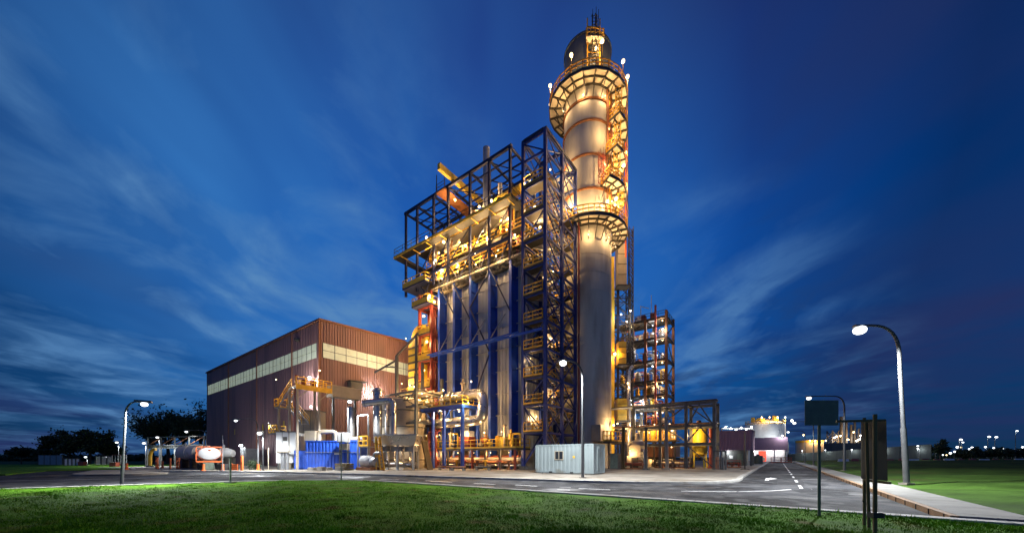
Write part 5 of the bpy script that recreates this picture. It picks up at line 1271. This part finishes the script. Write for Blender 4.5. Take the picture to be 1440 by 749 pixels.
MB().bar(t0+Vector((0,0,ZY(592,8))), t1+Vector((0,.08,ZY(590,7.65))), .045, .05).build('top_rail', M['wood'], o)
MB().bar(A_+Vector((.0,.02,z0-.03)), B_+Vector((.02,.02,z0-.06)), .06, .05).build('lower_rail', M['wood'], o)
zc_ = ZY(722,7.6); m = MB()
m.box(pb.x-.1,pb.x+.1,pb.y-.07,pb.y+.07,zc_-.06,zc_+.05).tube([pb+Vector((0,-.06,zc_)),pa+Vector((.05,-.03,zc_+.1)),pa+Vector((-.05,0,zc_+.2))], .014, 6).tube([pb+Vector((.07,0,zc_+.05)),pb+Vector((.14,-.05,zc_+.02)),pb+Vector((.1,-.08,zc_-.06))], .018, 6)
m.build('strap_clamp', M['black'], o)
for (x, y0, Y, w_, lab, mm) in ((480,608.5,23.4,.07,'slender dark marker post at the lawn kerb before the blue enclosure','tarnish'),(324,644,21.7,.1,'short dark post with a square foot at the lawn kerb before the tanker','tarnish'),(313,612,40,.09,'thin upright pole beside the tanker rear','galv'),(377.5,629,41.5,.09,'thin cream pole right of the bright floodlight post','cream'),(1047.5,607,44,.16,'dark upright post at the kerb before the mauve box building','darksteel')):
    p = G(x,Y)+Vector((0,0,.1)); q = Vector((p.x,p.y,ZY(y0,Y)))
    m = MB().tube([p,q], w_/2, 10)
    if w_ > .08: m.box(p.x-w_*2.2,p.x+w_*2.2,p.y-w_*2.2,p.y+w_*2.2,.09,.17)
    tag(m.build('marker_post', M[mm], None, p), lab, 'post')

# ------------------------------------------------------------------ tank yard at the left
p = G(294.5,43.2); o = thing('tanker_trailer', 'white tanker trailer seen end on in an orange frame', 'trailer', (p.x,p.y,.1))
ax = (p-Vector((0,0,0))).normalized()*1.0; ax.z = 0; ax = (ax*.75+UL*.25).normalized(); sd_ = Vector((ax.y,-ax.x,0))
c = Vector((p.x,p.y,ZY(637.4,43.2)))
def ell(mb, c, ax, sd_, prof, rx, rz, n=28):
    b = len(mb.v)
    for (r, t) in prof:
        for k in range(n):
            a = 2*math.pi*k/n; mb.v.append(c+ax*t+sd_*(math.cos(a)*rx*r)+Vector((0,0,math.sin(a)*rz*r)))
    for i in range(len(prof)-1):
        for k in range(n): mb.f.append((b+i*n+k,b+i*n+(k+1)%n,b+(i+1)*n+(k+1)%n,b+(i+1)*n+k)); mb.sm.append(True)
    return mb
t = ell(MB(), c, ax, sd_, [(.001,-.12),(.5,-.1),(.88,-.03),(1,.1),(1,7.5),(.85,7.7),(.001,7.8)], 1.08, .78).build('tank', M['white'], o)
ell(MB(), c, ax, sd_, [(.98,.06),(1.03,.08),(1.03,.2),(1.0,.22)], 1.08, .78).build('rim', M['orange'], t)
m = MB()
for s in (-1,1): m.bar(c+sd_*1.2*s+Vector((0,0,-.95)), c+sd_*1.2*s+Vector((0,0,.75)), .12)
m.bar(c-sd_*1.2+Vector((0,0,-.95)), c+sd_*1.2+Vector((0,0,-.95)), .14, .2).bar(c-sd_*1.2+Vector((0,0,.82)), c+sd_*1.2+Vector((0,0,.82)), .1); m.build('end_frame', M['orange'], o)
MB().bar(c+Vector((0,0,-.9)), c+ax*7+Vector((0,0,-.9)), 1.1, .25).build('chassis', M['darksteel'], o)
for t_ in (.9,2.2):
    for s in (-1,1): MB().lathe(c+ax*t_+sd_*.85*s+Vector((0,0,.55-c.z)), [(.001,-.15),(.25,-.15),(.44,-.13),(.44,.13),(.25,.15),(.001,.15)], 18, axis=sd_).build('wheel', M['tyre'], o)
MB().bar(c+ax*6.5+Vector((0,0,-1)), c+ax*6.5+Vector((0,0,.1-c.z)), .2).build('landing_leg', M['darksteel'], o)
MB().bar(c+ax*-.14+Vector((-.1,0,.42)), c+ax*-.14+Vector((.1,0,.42)), .12, .14).build('placard', M['orange'], o)
point('tanker_fill', c-ax*2.6+Vector((.6,0,1.6)), 260, COOL, o)  # fill lamp without a fixture, brightens the tanker end
for (x0, x1, Y, yc, r0, lab) in ((252,281,49,636.5,.95,'white horizontal storage vessel behind the tanker, left of it'),(309,329,46,637,.72,'smaller white horizontal vessel with a tapered end right of the tanker')):
    a, b = G(x0,Y), G(x1,Y); z = ZY(yc,Y); L = (b-a).length
    o = thing('storage_vessel', lab, 'tank', (a.x,a.y,.1)); d = (b-a).normalized()
    prof = [(.001,0),(r0*.7,.08),(r0,.35),(r0,L-.9),(r0*.62,L-.1),(.001,L)]
    if x0 < 300: prof = [(.001,0),(r0*.7,.08),(r0,.3),(r0,L*.48),(r0+.05,L*.49),(r0+.05,L*.52),(r0,L*.53),(r0,L-.3),(r0*.7,L-.08),(.001,L)]
    MB().lathe((a.x,a.y,z), prof, 24, axis=d).build('vessel', M['vesselpaint'], o)
    for f in (.25,.75): q = a.lerp(b,f); MB().box(q.x-.2,q.x+.2,q.y-.6,q.y+.6,.1,z-r0*.75).build('saddle', M['darksteel'], o)
    MB().tube([(a.lerp(b,.3).x,a.y,z+r0-.05),(a.lerp(b,.3).x,a.y,z+r0+.4)], .12, 8).build('nozzle', M['galv'], o)
for (x0, x1, Y, y0, lab, mm) in ((271,286,42.2,650,'dark green low tank below the tanker end','tarnish'),(292,312,41.8,652,'low dark crate stack right below the tanker','black')):
    F = Frame(*G(x1,Y).xy); L = (x1-x0)/FPX*Y*1.05
    o = thing('low_tank', lab, 'tank', tuple(F.W(0,0,.1))); MB().fbox(F, 0, 1, 0, L, .12, ZY(y0,Y)).build('body', M[mm], o)
    m = MB()
    for k in range(5): m.bar(F.W(-.02,L*k/4,.12), F.W(-.02,L*k/4,ZY(y0,Y)), .05)
    m.build('ribs', M['darksteel'], o)
F = Frame(*G(272,60).xy)
yr = thing('yard_pipe_rack', 'long low grey pipe rack across the tank yard in front of the trees', 'pipe rack', (*G(250,60).xy,.1))
A_, B_ = G(208,63), G(287,58)
for k in range(5):
    q = A_.lerp(B_,k/4); MB().bar((q.x,q.y,.1), (q.x,q.y,ZY(613,60)), .2).build('column', M['grey'], yr); 
for y, w_ in ((613.5,.16),(625.5,.2),(629,.2)): MB().bar(A_+Vector((0,0,ZY(y,60))), B_+Vector((0,0,ZY(y,60))), w_).build('beam', M['grey'], yr)
for k in range(4): q0, q1 = A_.lerp(B_,k/4), A_.lerp(B_,(k+1)/4); MB().bar(q0+Vector((0,0,ZY(625,60))), q1+Vector((0,0,ZY(614,60))), .09).build('brace', M['rust'], yr)
for k in range(3): MB().tube([A_+Vector((-.5,.4+.3*k,ZY(627,60))), B_+Vector((0,.4+.3*k,ZY(627,60)))], .13, 8).build('pipe', M[('silver','cream','silver')[k]], yr)
bulb(yr, (*A_.lerp(B_,.15).xy,ZY(631,60)), 150, False, .14, drop=(0,-.4,-.2)); bulb(yr, (*A_.lerp(B_,.55).xy,ZY(632,60)), 200, False, .14, drop=(0,-.4,-.2))
p = G(211,55); o = thing('loading_arm', 'yellow bent loading arm in the tank yard', 'loading arm', (p.x,p.y,.1))
MB().tube(bend([(p.x,p.y,.1),(p.x,p.y,ZY(640,55)),(p.x+.3,p.y,ZY(632,55)),(p.x+.9,p.y,ZY(631,55))], .3), .22, 10).build('arm', M['yellow'], o); MB().lathe((p.x,p.y,.1), [(.5,0),(.5,.2),(.01,.25)], 10).build('foot', M['grey'], o)
# orange barriers and drums
def barrier(x, Y, w_, h, lab, mm='orange', grp='orange barriers in the tank yard'):
    F = Frame(*G(x,Y).xy); W = F.W; o = thing('barrier', lab, 'barrier', tuple(W(0,0,.1)), grp)
    for k in range(2): MB().bar(W(0,k*w_,.1), W(0,k*w_,.1+h), .14).build('post', M[mm], o)
    m = MB()
    for k in range(3): m.bar(W(0,0,.25+k*(h-.3)/2), W(0,w_,.25+k*(h-.3)/2), .06, .22)
    m.build('rail', M[mm], o)
    return o
barrier(222,47,1.0,1.5,'orange barrier, leftmost of the three orange gates in the tank yard'); barrier(240,46,.3,1.4,'narrow orange barrier between two wider ones'); barrier(252,46,1.2,1.45,'orange barrier nearest the white storage vessel'); barrier(229,49,.5,1.0,'low orange barrier beside the yellow loading arm')
barrier(341,41,.4,1.7,'tall narrow orange frame right of the tanker yard', grp='orange frames before the hall'); barrier(334,41.3,1.7,.75,'low wide orange barrier right of the short dark post', grp='orange frames before the hall')
for (x, Y, lab) in ((286,40.6,'small orange marker drum under the tanker end'),(313,40.3,'small orange marker drum by the thin upright pole'),(363,41.0,'orange sleeve drum at the foot of the long armed lamp'),(178,44,'orange cone drum left of the yard gates')):
    p = G(x,Y); o = MB().lathe((p.x,p.y,.1), [(.25,0),(.25,.06),(.16,.08),(.12,.6),(.15,.62),(.15,.75),(.01,.76)], 12).build('marker_drum', M['orange'], None, (p.x,p.y,.1)); tag(o, lab, 'drum')
# switch boxes and small tanks against the hall
for (x0, x1, y0, Y, lab, mm) in ((327,345,630,62,'grey tall tank block before the hall, under two small lamps','galv'),(348,386,633,64,'row of pale racks along the foot of the long wall','grey')):
    F = Frame(*G(x1,Y).xy); L = (x1-x0)/FPX*Y*1.0
    o = thing('yard_module', lab, 'module', tuple(F.W(0,0,.1))); zt = ZY(y0,Y)
    MB().fbox(F, .1, 2, 0, L, .12, zt).build('body', M[mm], o)
    m = MB(); n = max(3,int(L/.9))
    for k in range(n+1): m.bar(F.W(-.0,L*k/n,.12), F.W(0,L*k/n,zt+.3), .1)
    for z in (.9,1.8,zt): m.bar(F.W(-.02,0,z), F.W(-.02,L,z), .08)
    m.build('frame', M['galv'], o)
    if mm == 'galv':
        for v in (L*.3,L*.7): bulb(o, F.W(-.3,v,zt+.55), 350, False, .16, drop=(-.2,-.4,-.3))
F = Frame(*G(404,44).xy); o = thing('grey_frame_stand', 'arched grey steel stand before the white cabin', 'stand', tuple(F.W(0,0,.11)))
for v in (0,.8,1.6): MB().bar(F.W(0,v,.11), F.W(0,v,2.2), .22).build('leg', M['galv'], o)
MB().bar(F.W(0,-.5,2.3), F.W(0,3,2.3), .5, .14).build('table_plate', M['cream'], o)
for (x, Y, s) in ((356,43,1.0),):
    p = G(x,Y)
# shrub near hall foot
def shrub(p, r, h, lab, n=500, seed=0, mm='leaf'):
    rr = np.random.default_rng(seed); o = thing('shrub', lab, 'shrub', tuple(p))
    leafmesh(np.stack([rr.normal(0,r*.45,n), rr.normal(0,r*.45,n), np.abs(rr.normal(h*.45,h*.22,n))],1), .1*max(1,h*.5), rr, 'foliage', o, mm)
def leafmesh(C, s, rr, name, parent, mm='leaf'):
    n = len(C); a = rr.random((n,3))-.5; a /= np.linalg.norm(a,axis=1)[:,None]; b = np.cross(a, rr.random((n,3))-.5); b /= np.linalg.norm(b,axis=1)[:,None]
    sz = s*(.6+.8*rr.random(n))[:,None]
    V = np.stack([C-a*sz, C-b*sz*.5, C+a*sz, C+b*sz*.5],1).reshape(-1,3)
    me = bpy.data.meshes.new(name); me.vertices.add(4*n); me.vertices.foreach_set('co', V.astype(np.float32).ravel()); me.loops.add(4*n); me.loops.foreach_set('vertex_index', np.arange(4*n,dtype=np.int32))
    me.polygons.add(n); me.polygons.foreach_set('loop_start', np.arange(0,4*n,4,dtype=np.int32)); me.update(calc_edges=True); me.materials.append(M[mm])
    o = bpy.data.objects.new(name, me); COL.objects.link(o); o.parent = parent; return o
p = G(356,43.5)+Vector((0,0,.11)); shrub(p, .7, 1.3, 'small green shrub left of the bright floodlight post', 500, 5)

# ------------------------------------------------------------------ trees
def make_tree(name, label, loc, H_, spread, seed, group=None, leaf=.3, n=2600, trunk=True, scale=1):
    rr = np.random.default_rng(seed); r = random.Random(seed)
    t = thing(name, label, 'tree', tuple(loc), group)
    m = MB(); tips = []
    base = Vector(loc)
    hub = base+Vector((0,0,H_*.3))
    m.tube([base, base+Vector((.1,0,H_*.15)), hub], [H_*.03,H_*.024,H_*.018], 8)
    for k in range(11):
        a = k*2.4+r.random(); e = r.uniform(.25,1.25); L = H_*r.uniform(.32,.66)
        d = Vector((math.cos(a)*math.cos(e)*spread,math.sin(a)*math.cos(e)*spread,math.sin(e)))
        q = hub+d*L*.55+Vector((0,0,H_*.03)); q2 = hub+d*L; m.tube([hub,q,q2], [H_*.012,H_*.008,.02], 6); tips += [q,q2,q.lerp(q2,.5)]
        for j in range(2):
            q3 = q+Vector((r.uniform(-1,1)*spread,r.uniform(-1,1)*spread,r.uniform(.1,.9)))*L*.35; m.tube([q,q3],[H_*.006,.02],5); tips.append(q3)
    m.build('trunk', M['bark'], t)
    cl = np.array([tuple(q-base) for q in tips]); idx = rr.integers(0,len(cl),n)
    rad = H_*(.025+.06*rr.random(len(cl)))
    C = cl[idx]+rr.normal(0,1,(n,3))*rad[idx][:,None]*np.array([1,1,.75])
    C[:,2] = np.maximum(C[:,2], .3)
    leafmesh(C, leaf, rr, 'crown', t); return t
TR = [(30,627,88,1.0,'small round tree far left, apart from the dark clump'),(62,628,84,.9,'low tree at the left edge of the dark clump'),(82,615,80,.8,'tree at the left shoulder of the dark clump'),(98,606,82,.75,'tallest tree in the dark clump, left of its two peaks'),(126,606,80,.85,'broad tree forming the right peak of the dark clump'),(146,616,82,.8,'tree at the right shoulder of the dark clump'),(158,625,88,.8,'low tree just right of the dark clump'),(214,588,92,.8,'slim dark tree at the left end of the trees behind the tank yard'),(236,582,95,.85,'dark tree second from the left behind the tank yard'),(258,572,92,.8,'tall dark tree behind the middle of the yard pipe rack'),(282,568,94,.9,'tallest dark tree behind the yard, touching the hall edge')]
for i, (x, y, Y, s, lab) in enumerate(TR):
    make_tree('broadleaf_tree', lab, G(x,Y)+Vector((0,0,.05)), ZY(y,Y)*1.22, s*.95, 40+i, 'trees at the left', .30, 3000)
make_tree('broadleaf_tree', 'lone dark tree beyond the pale wall, right of the tallest lamp', G(1322,150), ZY(616,150), .55, 71, None, .5, 1600)
for i, (x, y, Y) in enumerate(((1352,631,130),(1368,628,125),(1383,630,130),(1398,627,128),(1414,628,124),(1432,626,126),(1452,628,126),(1475,627,126))):
    make_tree('bushy_tree', 'small bushy tree %s in the row beyond the right lawn' % ('first from the left','second from the left','third from the left','fourth from the left','fifth from the left','sixth from the left','seventh from the left','eighth from the left')[i], G(x,Y), ZY(y,Y), 1.1, 80+i, 'row of trees beyond the right lawn', .42, 1500)

# ------------------------------------------------------------------ fences and far things
def fence(A, B, h, lab, mm, n, z=.1, cat='fence', name='panel_fence', thick=.06):
    A, B = Vector((*A,0)), Vector((*B,0)); o = thing(name, lab, cat, (A.x,A.y,z))
    d = (B-A).normalized(); s = Vector((-d.y,d.x,0))
    for k in range(n+1): q = A.lerp(B,k/n); MB().bar(q+Vector((0,0,z)), q+Vector((0,0,h+.15)), .12).build('post', M['darksteel'], o)
    for k in range(n):
        a, b = A.lerp(B,k/n)+d*.1, A.lerp(B,(k+1)/n)-d*.1; MB().bar(a+Vector((0,0,(z+h)/2)), b+Vector((0,0,(z+h)/2)), thick, h-z-.05).build('panel', M[mm], o)
    return o
g2 = lambda x, Y: tuple(G(x,Y).xy)
fence(g2(54,72), g2(88,70), 2.0, 'grey panel fence below the dark tree clump, left piece', 'galv', 4); fence(g2(134,72), g2(158,74), 1.8, 'grey panel fence right of the dark tree clump', 'galv', 3)
fence(g2(90,66), g2(112,67), 1.3, 'low pale fence with white stones below the tallest clump tree', 'white', 4)
o = thing('yard_gate', 'red and grey open frame gate left of the low street lamp', 'gate', (*g2(160,60),.1)); A_, B_ = G(158,60), G(178,60)
m = MB()
for k in range(6): q = A_.lerp(B_,k/5); m.bar(q+Vector((0,0,.1)), q+Vector((0,0,2.0)), .07)
m.build('bars', M['galv'], o); MB().bar(A_+Vector((0,0,2.0)), B_+Vector((0,0,2.0)), .09).bar(A_+Vector((0,0,.4)), B_+Vector((0,0,.4)), .09, .3).build('frame', M['red'], o)
for i, (x, Y, lab) in enumerate(((116,66.5,'red roadside planter box in front of the low pale fence'),(161,58.5,'red roadside planter box by the open frame gate'))):
    p = G(x,Y); o = MB().box(p.x-.5,p.x+.5,p.y-.3,p.y+.3,.1,.7).box(p.x-.55,p.x+.55,p.y-.35,p.y+.35,.702,.78).build('planter', M['red'], None, p); tag(o, lab, 'planter')
# pale retaining wall and treeless bank beyond the side road
A_, B_ = G(1110,150), G(1310,105)
o = thing('retaining_wall', 'long pale grey wall rising to the right beyond the side lawn', 'wall', (A_.x,A_.y,0))
hA, hB = ZY(638,150), ZY(624,105); n = 12; m = MB()
for k in range(n):
    a, b = A_.lerp(B_,k/n), A_.lerp(B_,(k+.98)/n); ha, hb = hA+(hB-hA)*k/n, hA+(hB-hA)*(k+1)/n
    m.hexa([a,b,b+Vector((.3,.6,0)),a+Vector((.3,.6,0)),a+Vector((0,0,ha)),b+Vector((0,0,hb)),b+Vector((.3,.6,hb)),a+Vector((.3,.6,ha))])
m.build('wall_panels', M['berm'], o)
for k in range(5): q = A_.lerp(B_,k/5+.08)-Vector((.5,3,0)); bulb(o, q+Vector((0,0,4.2)), 90, False, .2, drop=(0,-.3,-.4), name='wall_lamp', pole=q)
# red and white road barriers at the edge of the right lawn
for i in range(17):
    x = 1186+i*16.5; Y = 92+ (i%3)*.8; mm = 'tail_' if False else ('red' if i % 3 else 'white')
    p = G(x,Y); z = .55+.35; F = Frame(p.x,p.y); L = 1.7 if mm == 'red' else 2.6
    o = MB().hexa([(p.x-L/2,p.y-.35,.3),(p.x+L/2,p.y-.35,.3),(p.x+L/2,p.y+.35,.3),(p.x-L/2,p.y+.35,.3),(p.x-L/2+.1,p.y-.12,1.12+.1*(i%2)),(p.x+L/2-.1,p.y-.12,1.12+.1*(i%2)),(p.x+L/2-.1,p.y+.12,1.12+.1*(i%2)),(p.x-L/2+.1,p.y+.12,1.12+.1*(i%2))]).build('road_barrier', M[mm], None, p)
    tag(o, 'water filled %s road barrier in the line along the far edge of the right lawn' % mm, 'road barrier', '%s road barriers along the right lawn' % mm)
for k in range(4): q = G(1200+k*62,88); bulb_o = None
# far refinery
p = G(1188,190); o = thing('refinery', 'far refinery block of thin columns and white lights behind the dark board', 'refinery', (p.x,p.y,0))
rr = random.Random(9)
for k, (x, y0, w_) in enumerate(((1171,605,3.2),(1183,585,1.4),(1190,590,1.2),(1197,596,1.3),(1202,589,1.1),(1207,602,3.0),(1215,600,2.6),(1177,618,4))):
    q = G(x,190+k); h = ZY(y0,190)
    if w_ > 2: lattice(MB(), q.x, q.y, w_, w_, 0, h, 3, .5, .3).build('lattice_tower', M['darksteel'], o)
    else: MB().lathe((q.x,q.y,0), [(w_*.6,0),(w_*.5,h),(.01,h)], 10).build('flue', M['darksteel'], o)
for k in range(13):
    x, y = 1168+rr.random()*52, 606+rr.random()*30; q = G(x,186); bulb(o, (q.x,q.y,ZY(y,186)), 1800, rr.random() < .6, .42, drop=(0,-1,-.6))
MB().bar(G(1160,188)+Vector((0,0,ZY(632,188))), G(1222,188)+Vector((0,0,ZY(632,188))), 8, 7).build('equipment_block', M['grey'], o)
p = G(1138,170); o = thing('far_storage_tank', 'far pale storage tank with yellow lit rim behind the side road lamps', 'tank', (p.x,p.y,0))
MB().lathe((p.x,p.y,0), [(5.2,0),(5.2,ZY(623,170)),(4.9,ZY(621,170)),(.01,ZY(619,170))], 32).build('shell', M['cream'], o)
MB().lathe((p.x,p.y,ZY(622,170)), [(5.25,0),(5.3,0),(5.3,1),(5.25,1)], 32).build('rim_rail', M['gold'], o)
for k in range(4): bulb(o, (p.x-4+k*2.4,p.y-5.2,ZY(619.5,170)), 700, True, .3, drop=(0,-.6,-.5))
bulb(o, (*G(1130,160).xy,ZY(611,160)), 900, True, .4)
rr = random.Random(77)
for k in range(32):
    x = 1258+k*6+rr.uniform(-3,3); Y = rr.choice((175,195,215)); q = G(x,Y); z = ZY(rr.uniform(628,639.5),Y)
    o = thing('far_lamp', 'small far lamp glowing on a thin post along the right horizon', 'lamp', (q.x,q.y,0), 'far lamps along the right horizon')
    MB().bar((q.x,q.y,0), (q.x,q.y,z), .15).build('post', M['darksteel'], o); MB().ball((q.x,q.y-.1,z), rr.uniform(.28,.55), 8).build('lamp_globe', M['cool' if k % 4 else 'warm'], o)
    if k % 3 == 0: point('far_lamp_light', (q.x,q.y-1.2,z-.6), 900, (.7,.88,1), o)
# boundary hedge strip far right and left, a dark distant wood
for (x0, x1, Y, h, lab) in ((1205,1520,235,5.5,'dark distant wood along the right horizon'),(-160,300,150,3.0,'dark distant wood along the left horizon'),(1080,1215,230,5.0,'dark distant wood behind the far storage tank')):
    rr = np.random.default_rng(int(Y+x0+1000)); n = 5200; xx = x0+(x1-x0)*rr.random(n); hh = h*(.65+.35*np.sin(xx*.21)*np.sin(xx*.077+1))
    YY = Y+rr.normal(0,2.5,n); C = np.stack([(xx-720)/FPX*Y, YY, hh*rr.random(n)**.7],1)
    o = leafmesh(C, .8, rr, 'distant_wood', None); o['kind'] = 'stuff'; o['label'] = lab; o['category'] = 'wood'

# ------------------------------------------------------------------ buildings at the end of the side road
F = Frame(*G(1058,62).xy); W = F.W
o = thing('mauve_box_building', 'mauve ribbed box building raised above a grey plant room', 'building', tuple(W(0,0,.1)))
z0, z1 = ZY(632,62), ZY(605,62)
MB().corr(W(0,0), W(0,5.3), z0, z1, pitch=.45, depth=.08, out=-UR).corr(W(0,0), W(6,0), z0, z1, pitch=.6, depth=.08, out=-UL).fbox(F, .02, 6, .02, 5.3, z0, z1-.02).build('upper_wall', M['purple'], o)
MB().fbox(F, -.12, 6, -.12, 5.4, z1, z1+.16).build('roof', M['purple'], o)
MB().fbox(F, .9, 5.5, .9, 4.6, .11, z0-.005).build('plant_room', M['grey'], o); MB().fbox(F, .84, .898, 1.4, 2.3, .15, 2.2).build('door', M['tarnish'], o); MB().fbox(F, .85, .897, 2.9, 3.5, 1.4, 1.9).build('notice', M['white'], o)
for v in (.2,5.1): 
    for u in (.2,5.8): MB().bar(W(u,v,.11), W(u,v,z0), .3).build('column', M['grey'], o)
bulb(o, W(.4,3.6,z0-.25), 160, False, .07, drop=(-.3,0,-.2)); 
F = Frame(*G(1108,118).xy); W = F.W
o = thing('gate_building', 'long low mauve building with a bright white front and red doorway at the road end', 'building', tuple(W(0,0,.1)))
z0, z1 = ZY(632,118), ZY(614,118); BL = 10.6
MB().fbox(F, 0, 12, 0, BL, z0, z1).build('fascia', M['purple'], o); MB().fbox(F, 2.4, 11.5, .8, BL-.5, .1, z0-.004).build('front_wall', M['white'], o)
dr = MB().fbox(F, 2.3, 2.397, 5.9, 8.0, .15, z0-.3).build('doorway', M['tail'], o); MB().fbox(F, 2.24, 2.298, 6.2, 7.5, .3, 1.6).build('door_pane', M['cream'], dr)
for v in (.3,3.6,10.2): MB().bar(W(.3,v,.1), W(.3,v,z0), .35).build('column', M['white'], o)
for v in (2.2,4.8,9.2): bulb(o, W(1.2,v,z0-.35), 260, False, .14, drop=(-.3,-.2,-.3), col=(1,.95,.97))
bulb(o, W(-.4,1.5,z1+.4), 900, False, .3, drop=(-.5,-.5,.2))
F = Frame(*G(1075.5,150).xy); p = F.o; zt = ZY(597,150); RT = 23.5/FPX*150
o = thing('round_tank', 'big round white tank with yellow rigging on its roof behind the long low building', 'tank', (p.x,p.y,0))
MB().lathe((p.x,p.y,0), [(RT,0),(RT,zt),(RT*.8,zt+1.0),(.01,zt+2.2)], 40).build('shell', M['white'], o)
r = MB(); rail(r, [Vector((p.x+math.cos(a*math.pi/8)*RT,p.y+math.sin(a*math.pi/8)*RT,zt+.1)) for a in range(17)], 1.4, 2, .16); r.build('rim_rail', M['gold'], o)
rr = random.Random(3)
for k in range(7): a = rr.random()*6.28; MB().fbox(Frame(p.x+math.cos(a)*RT*.6,p.y+math.sin(a)*RT*.6), -.7, .7, -.7, .7, zt+1, zt+2.2+rr.random()*2).build('roof_gear', M['gold'], o)
m = MB()
for k in range(14): a0 = -1.2+k*.12; m.bar((p.x+math.cos(a0)*(RT+.5),p.y+math.sin(a0)*(RT+.5),k*zt/14+.5), (p.x+math.cos(a0+.12)*(RT+.5),p.y+math.sin(a0+.12)*(RT+.5),(k+1)*zt/14+.5), 1.0, .3)
m.build('spiral_stair', M['grey'], o)
for k in range(4): bulb(o, (p.x-RT*.7+k*RT*.45,p.y-RT*.75,zt+2.6), 1000, k != 3, .32, drop=(0,-.9,-.2))
bulb(o, (p.x-RT*.4,p.y-RT-4,7.4), 1800, False, .1, drop=(0,0,.4)); bulb(o, (p.x+RT+2,p.y-3,zt+1.5), 1500, False, .5, drop=(-.6,-.6,-.3))
p = G(1036,140); o = thing('light_gantry', 'far light gantry with a cluster of white lamps left of the round tank', 'light gantry', (p.x,p.y,0))
MB().bar((p.x-6,p.y,0), (p.x-6,p.y,ZY(602,140)), .4).bar((p.x+6,p.y,0), (p.x+6,p.y,ZY(602,140)), .4).bar((p.x-6,p.y,ZY(602,140)), (p.x+6,p.y,ZY(602,140)), .5).build('frame', M['grey'], o)
for k in range(6): bulb(o, (p.x-4.5+k*2,p.y-.4,ZY(600+(k*37)%5,140)), 500, False, .38, drop=(0,-.9,-.4))
# red gates at the end of the road and a dark van-sized booth
for i, (x, Y, lab) in enumerate(((1098,100,'red traffic barrier at the end of the side road, left one'),(1113,98,'red traffic barrier at the end of the side road, right one'))):
    barrier(x, Y, 2.2, 1.5, lab, 'red', 'red traffic barriers at the road end')
F = Frame(*G(1066,82).xy); o = thing('water_drum', 'dark green round drum beside the kerb before the long low building', 'drum', tuple(F.W(0,0,.11))); MB().lathe(F.W(0,0), [(.9,.11),(.95,.3),(.9,1.2),(.95,1.9),(.01,2.1)], 18).build('body', M['tarnish'], o); MB().lathe(F.W(0,0,2.06), [(.3,0),(.3,.2),(.01,.22)], 12).build('lid', M['black'], o)
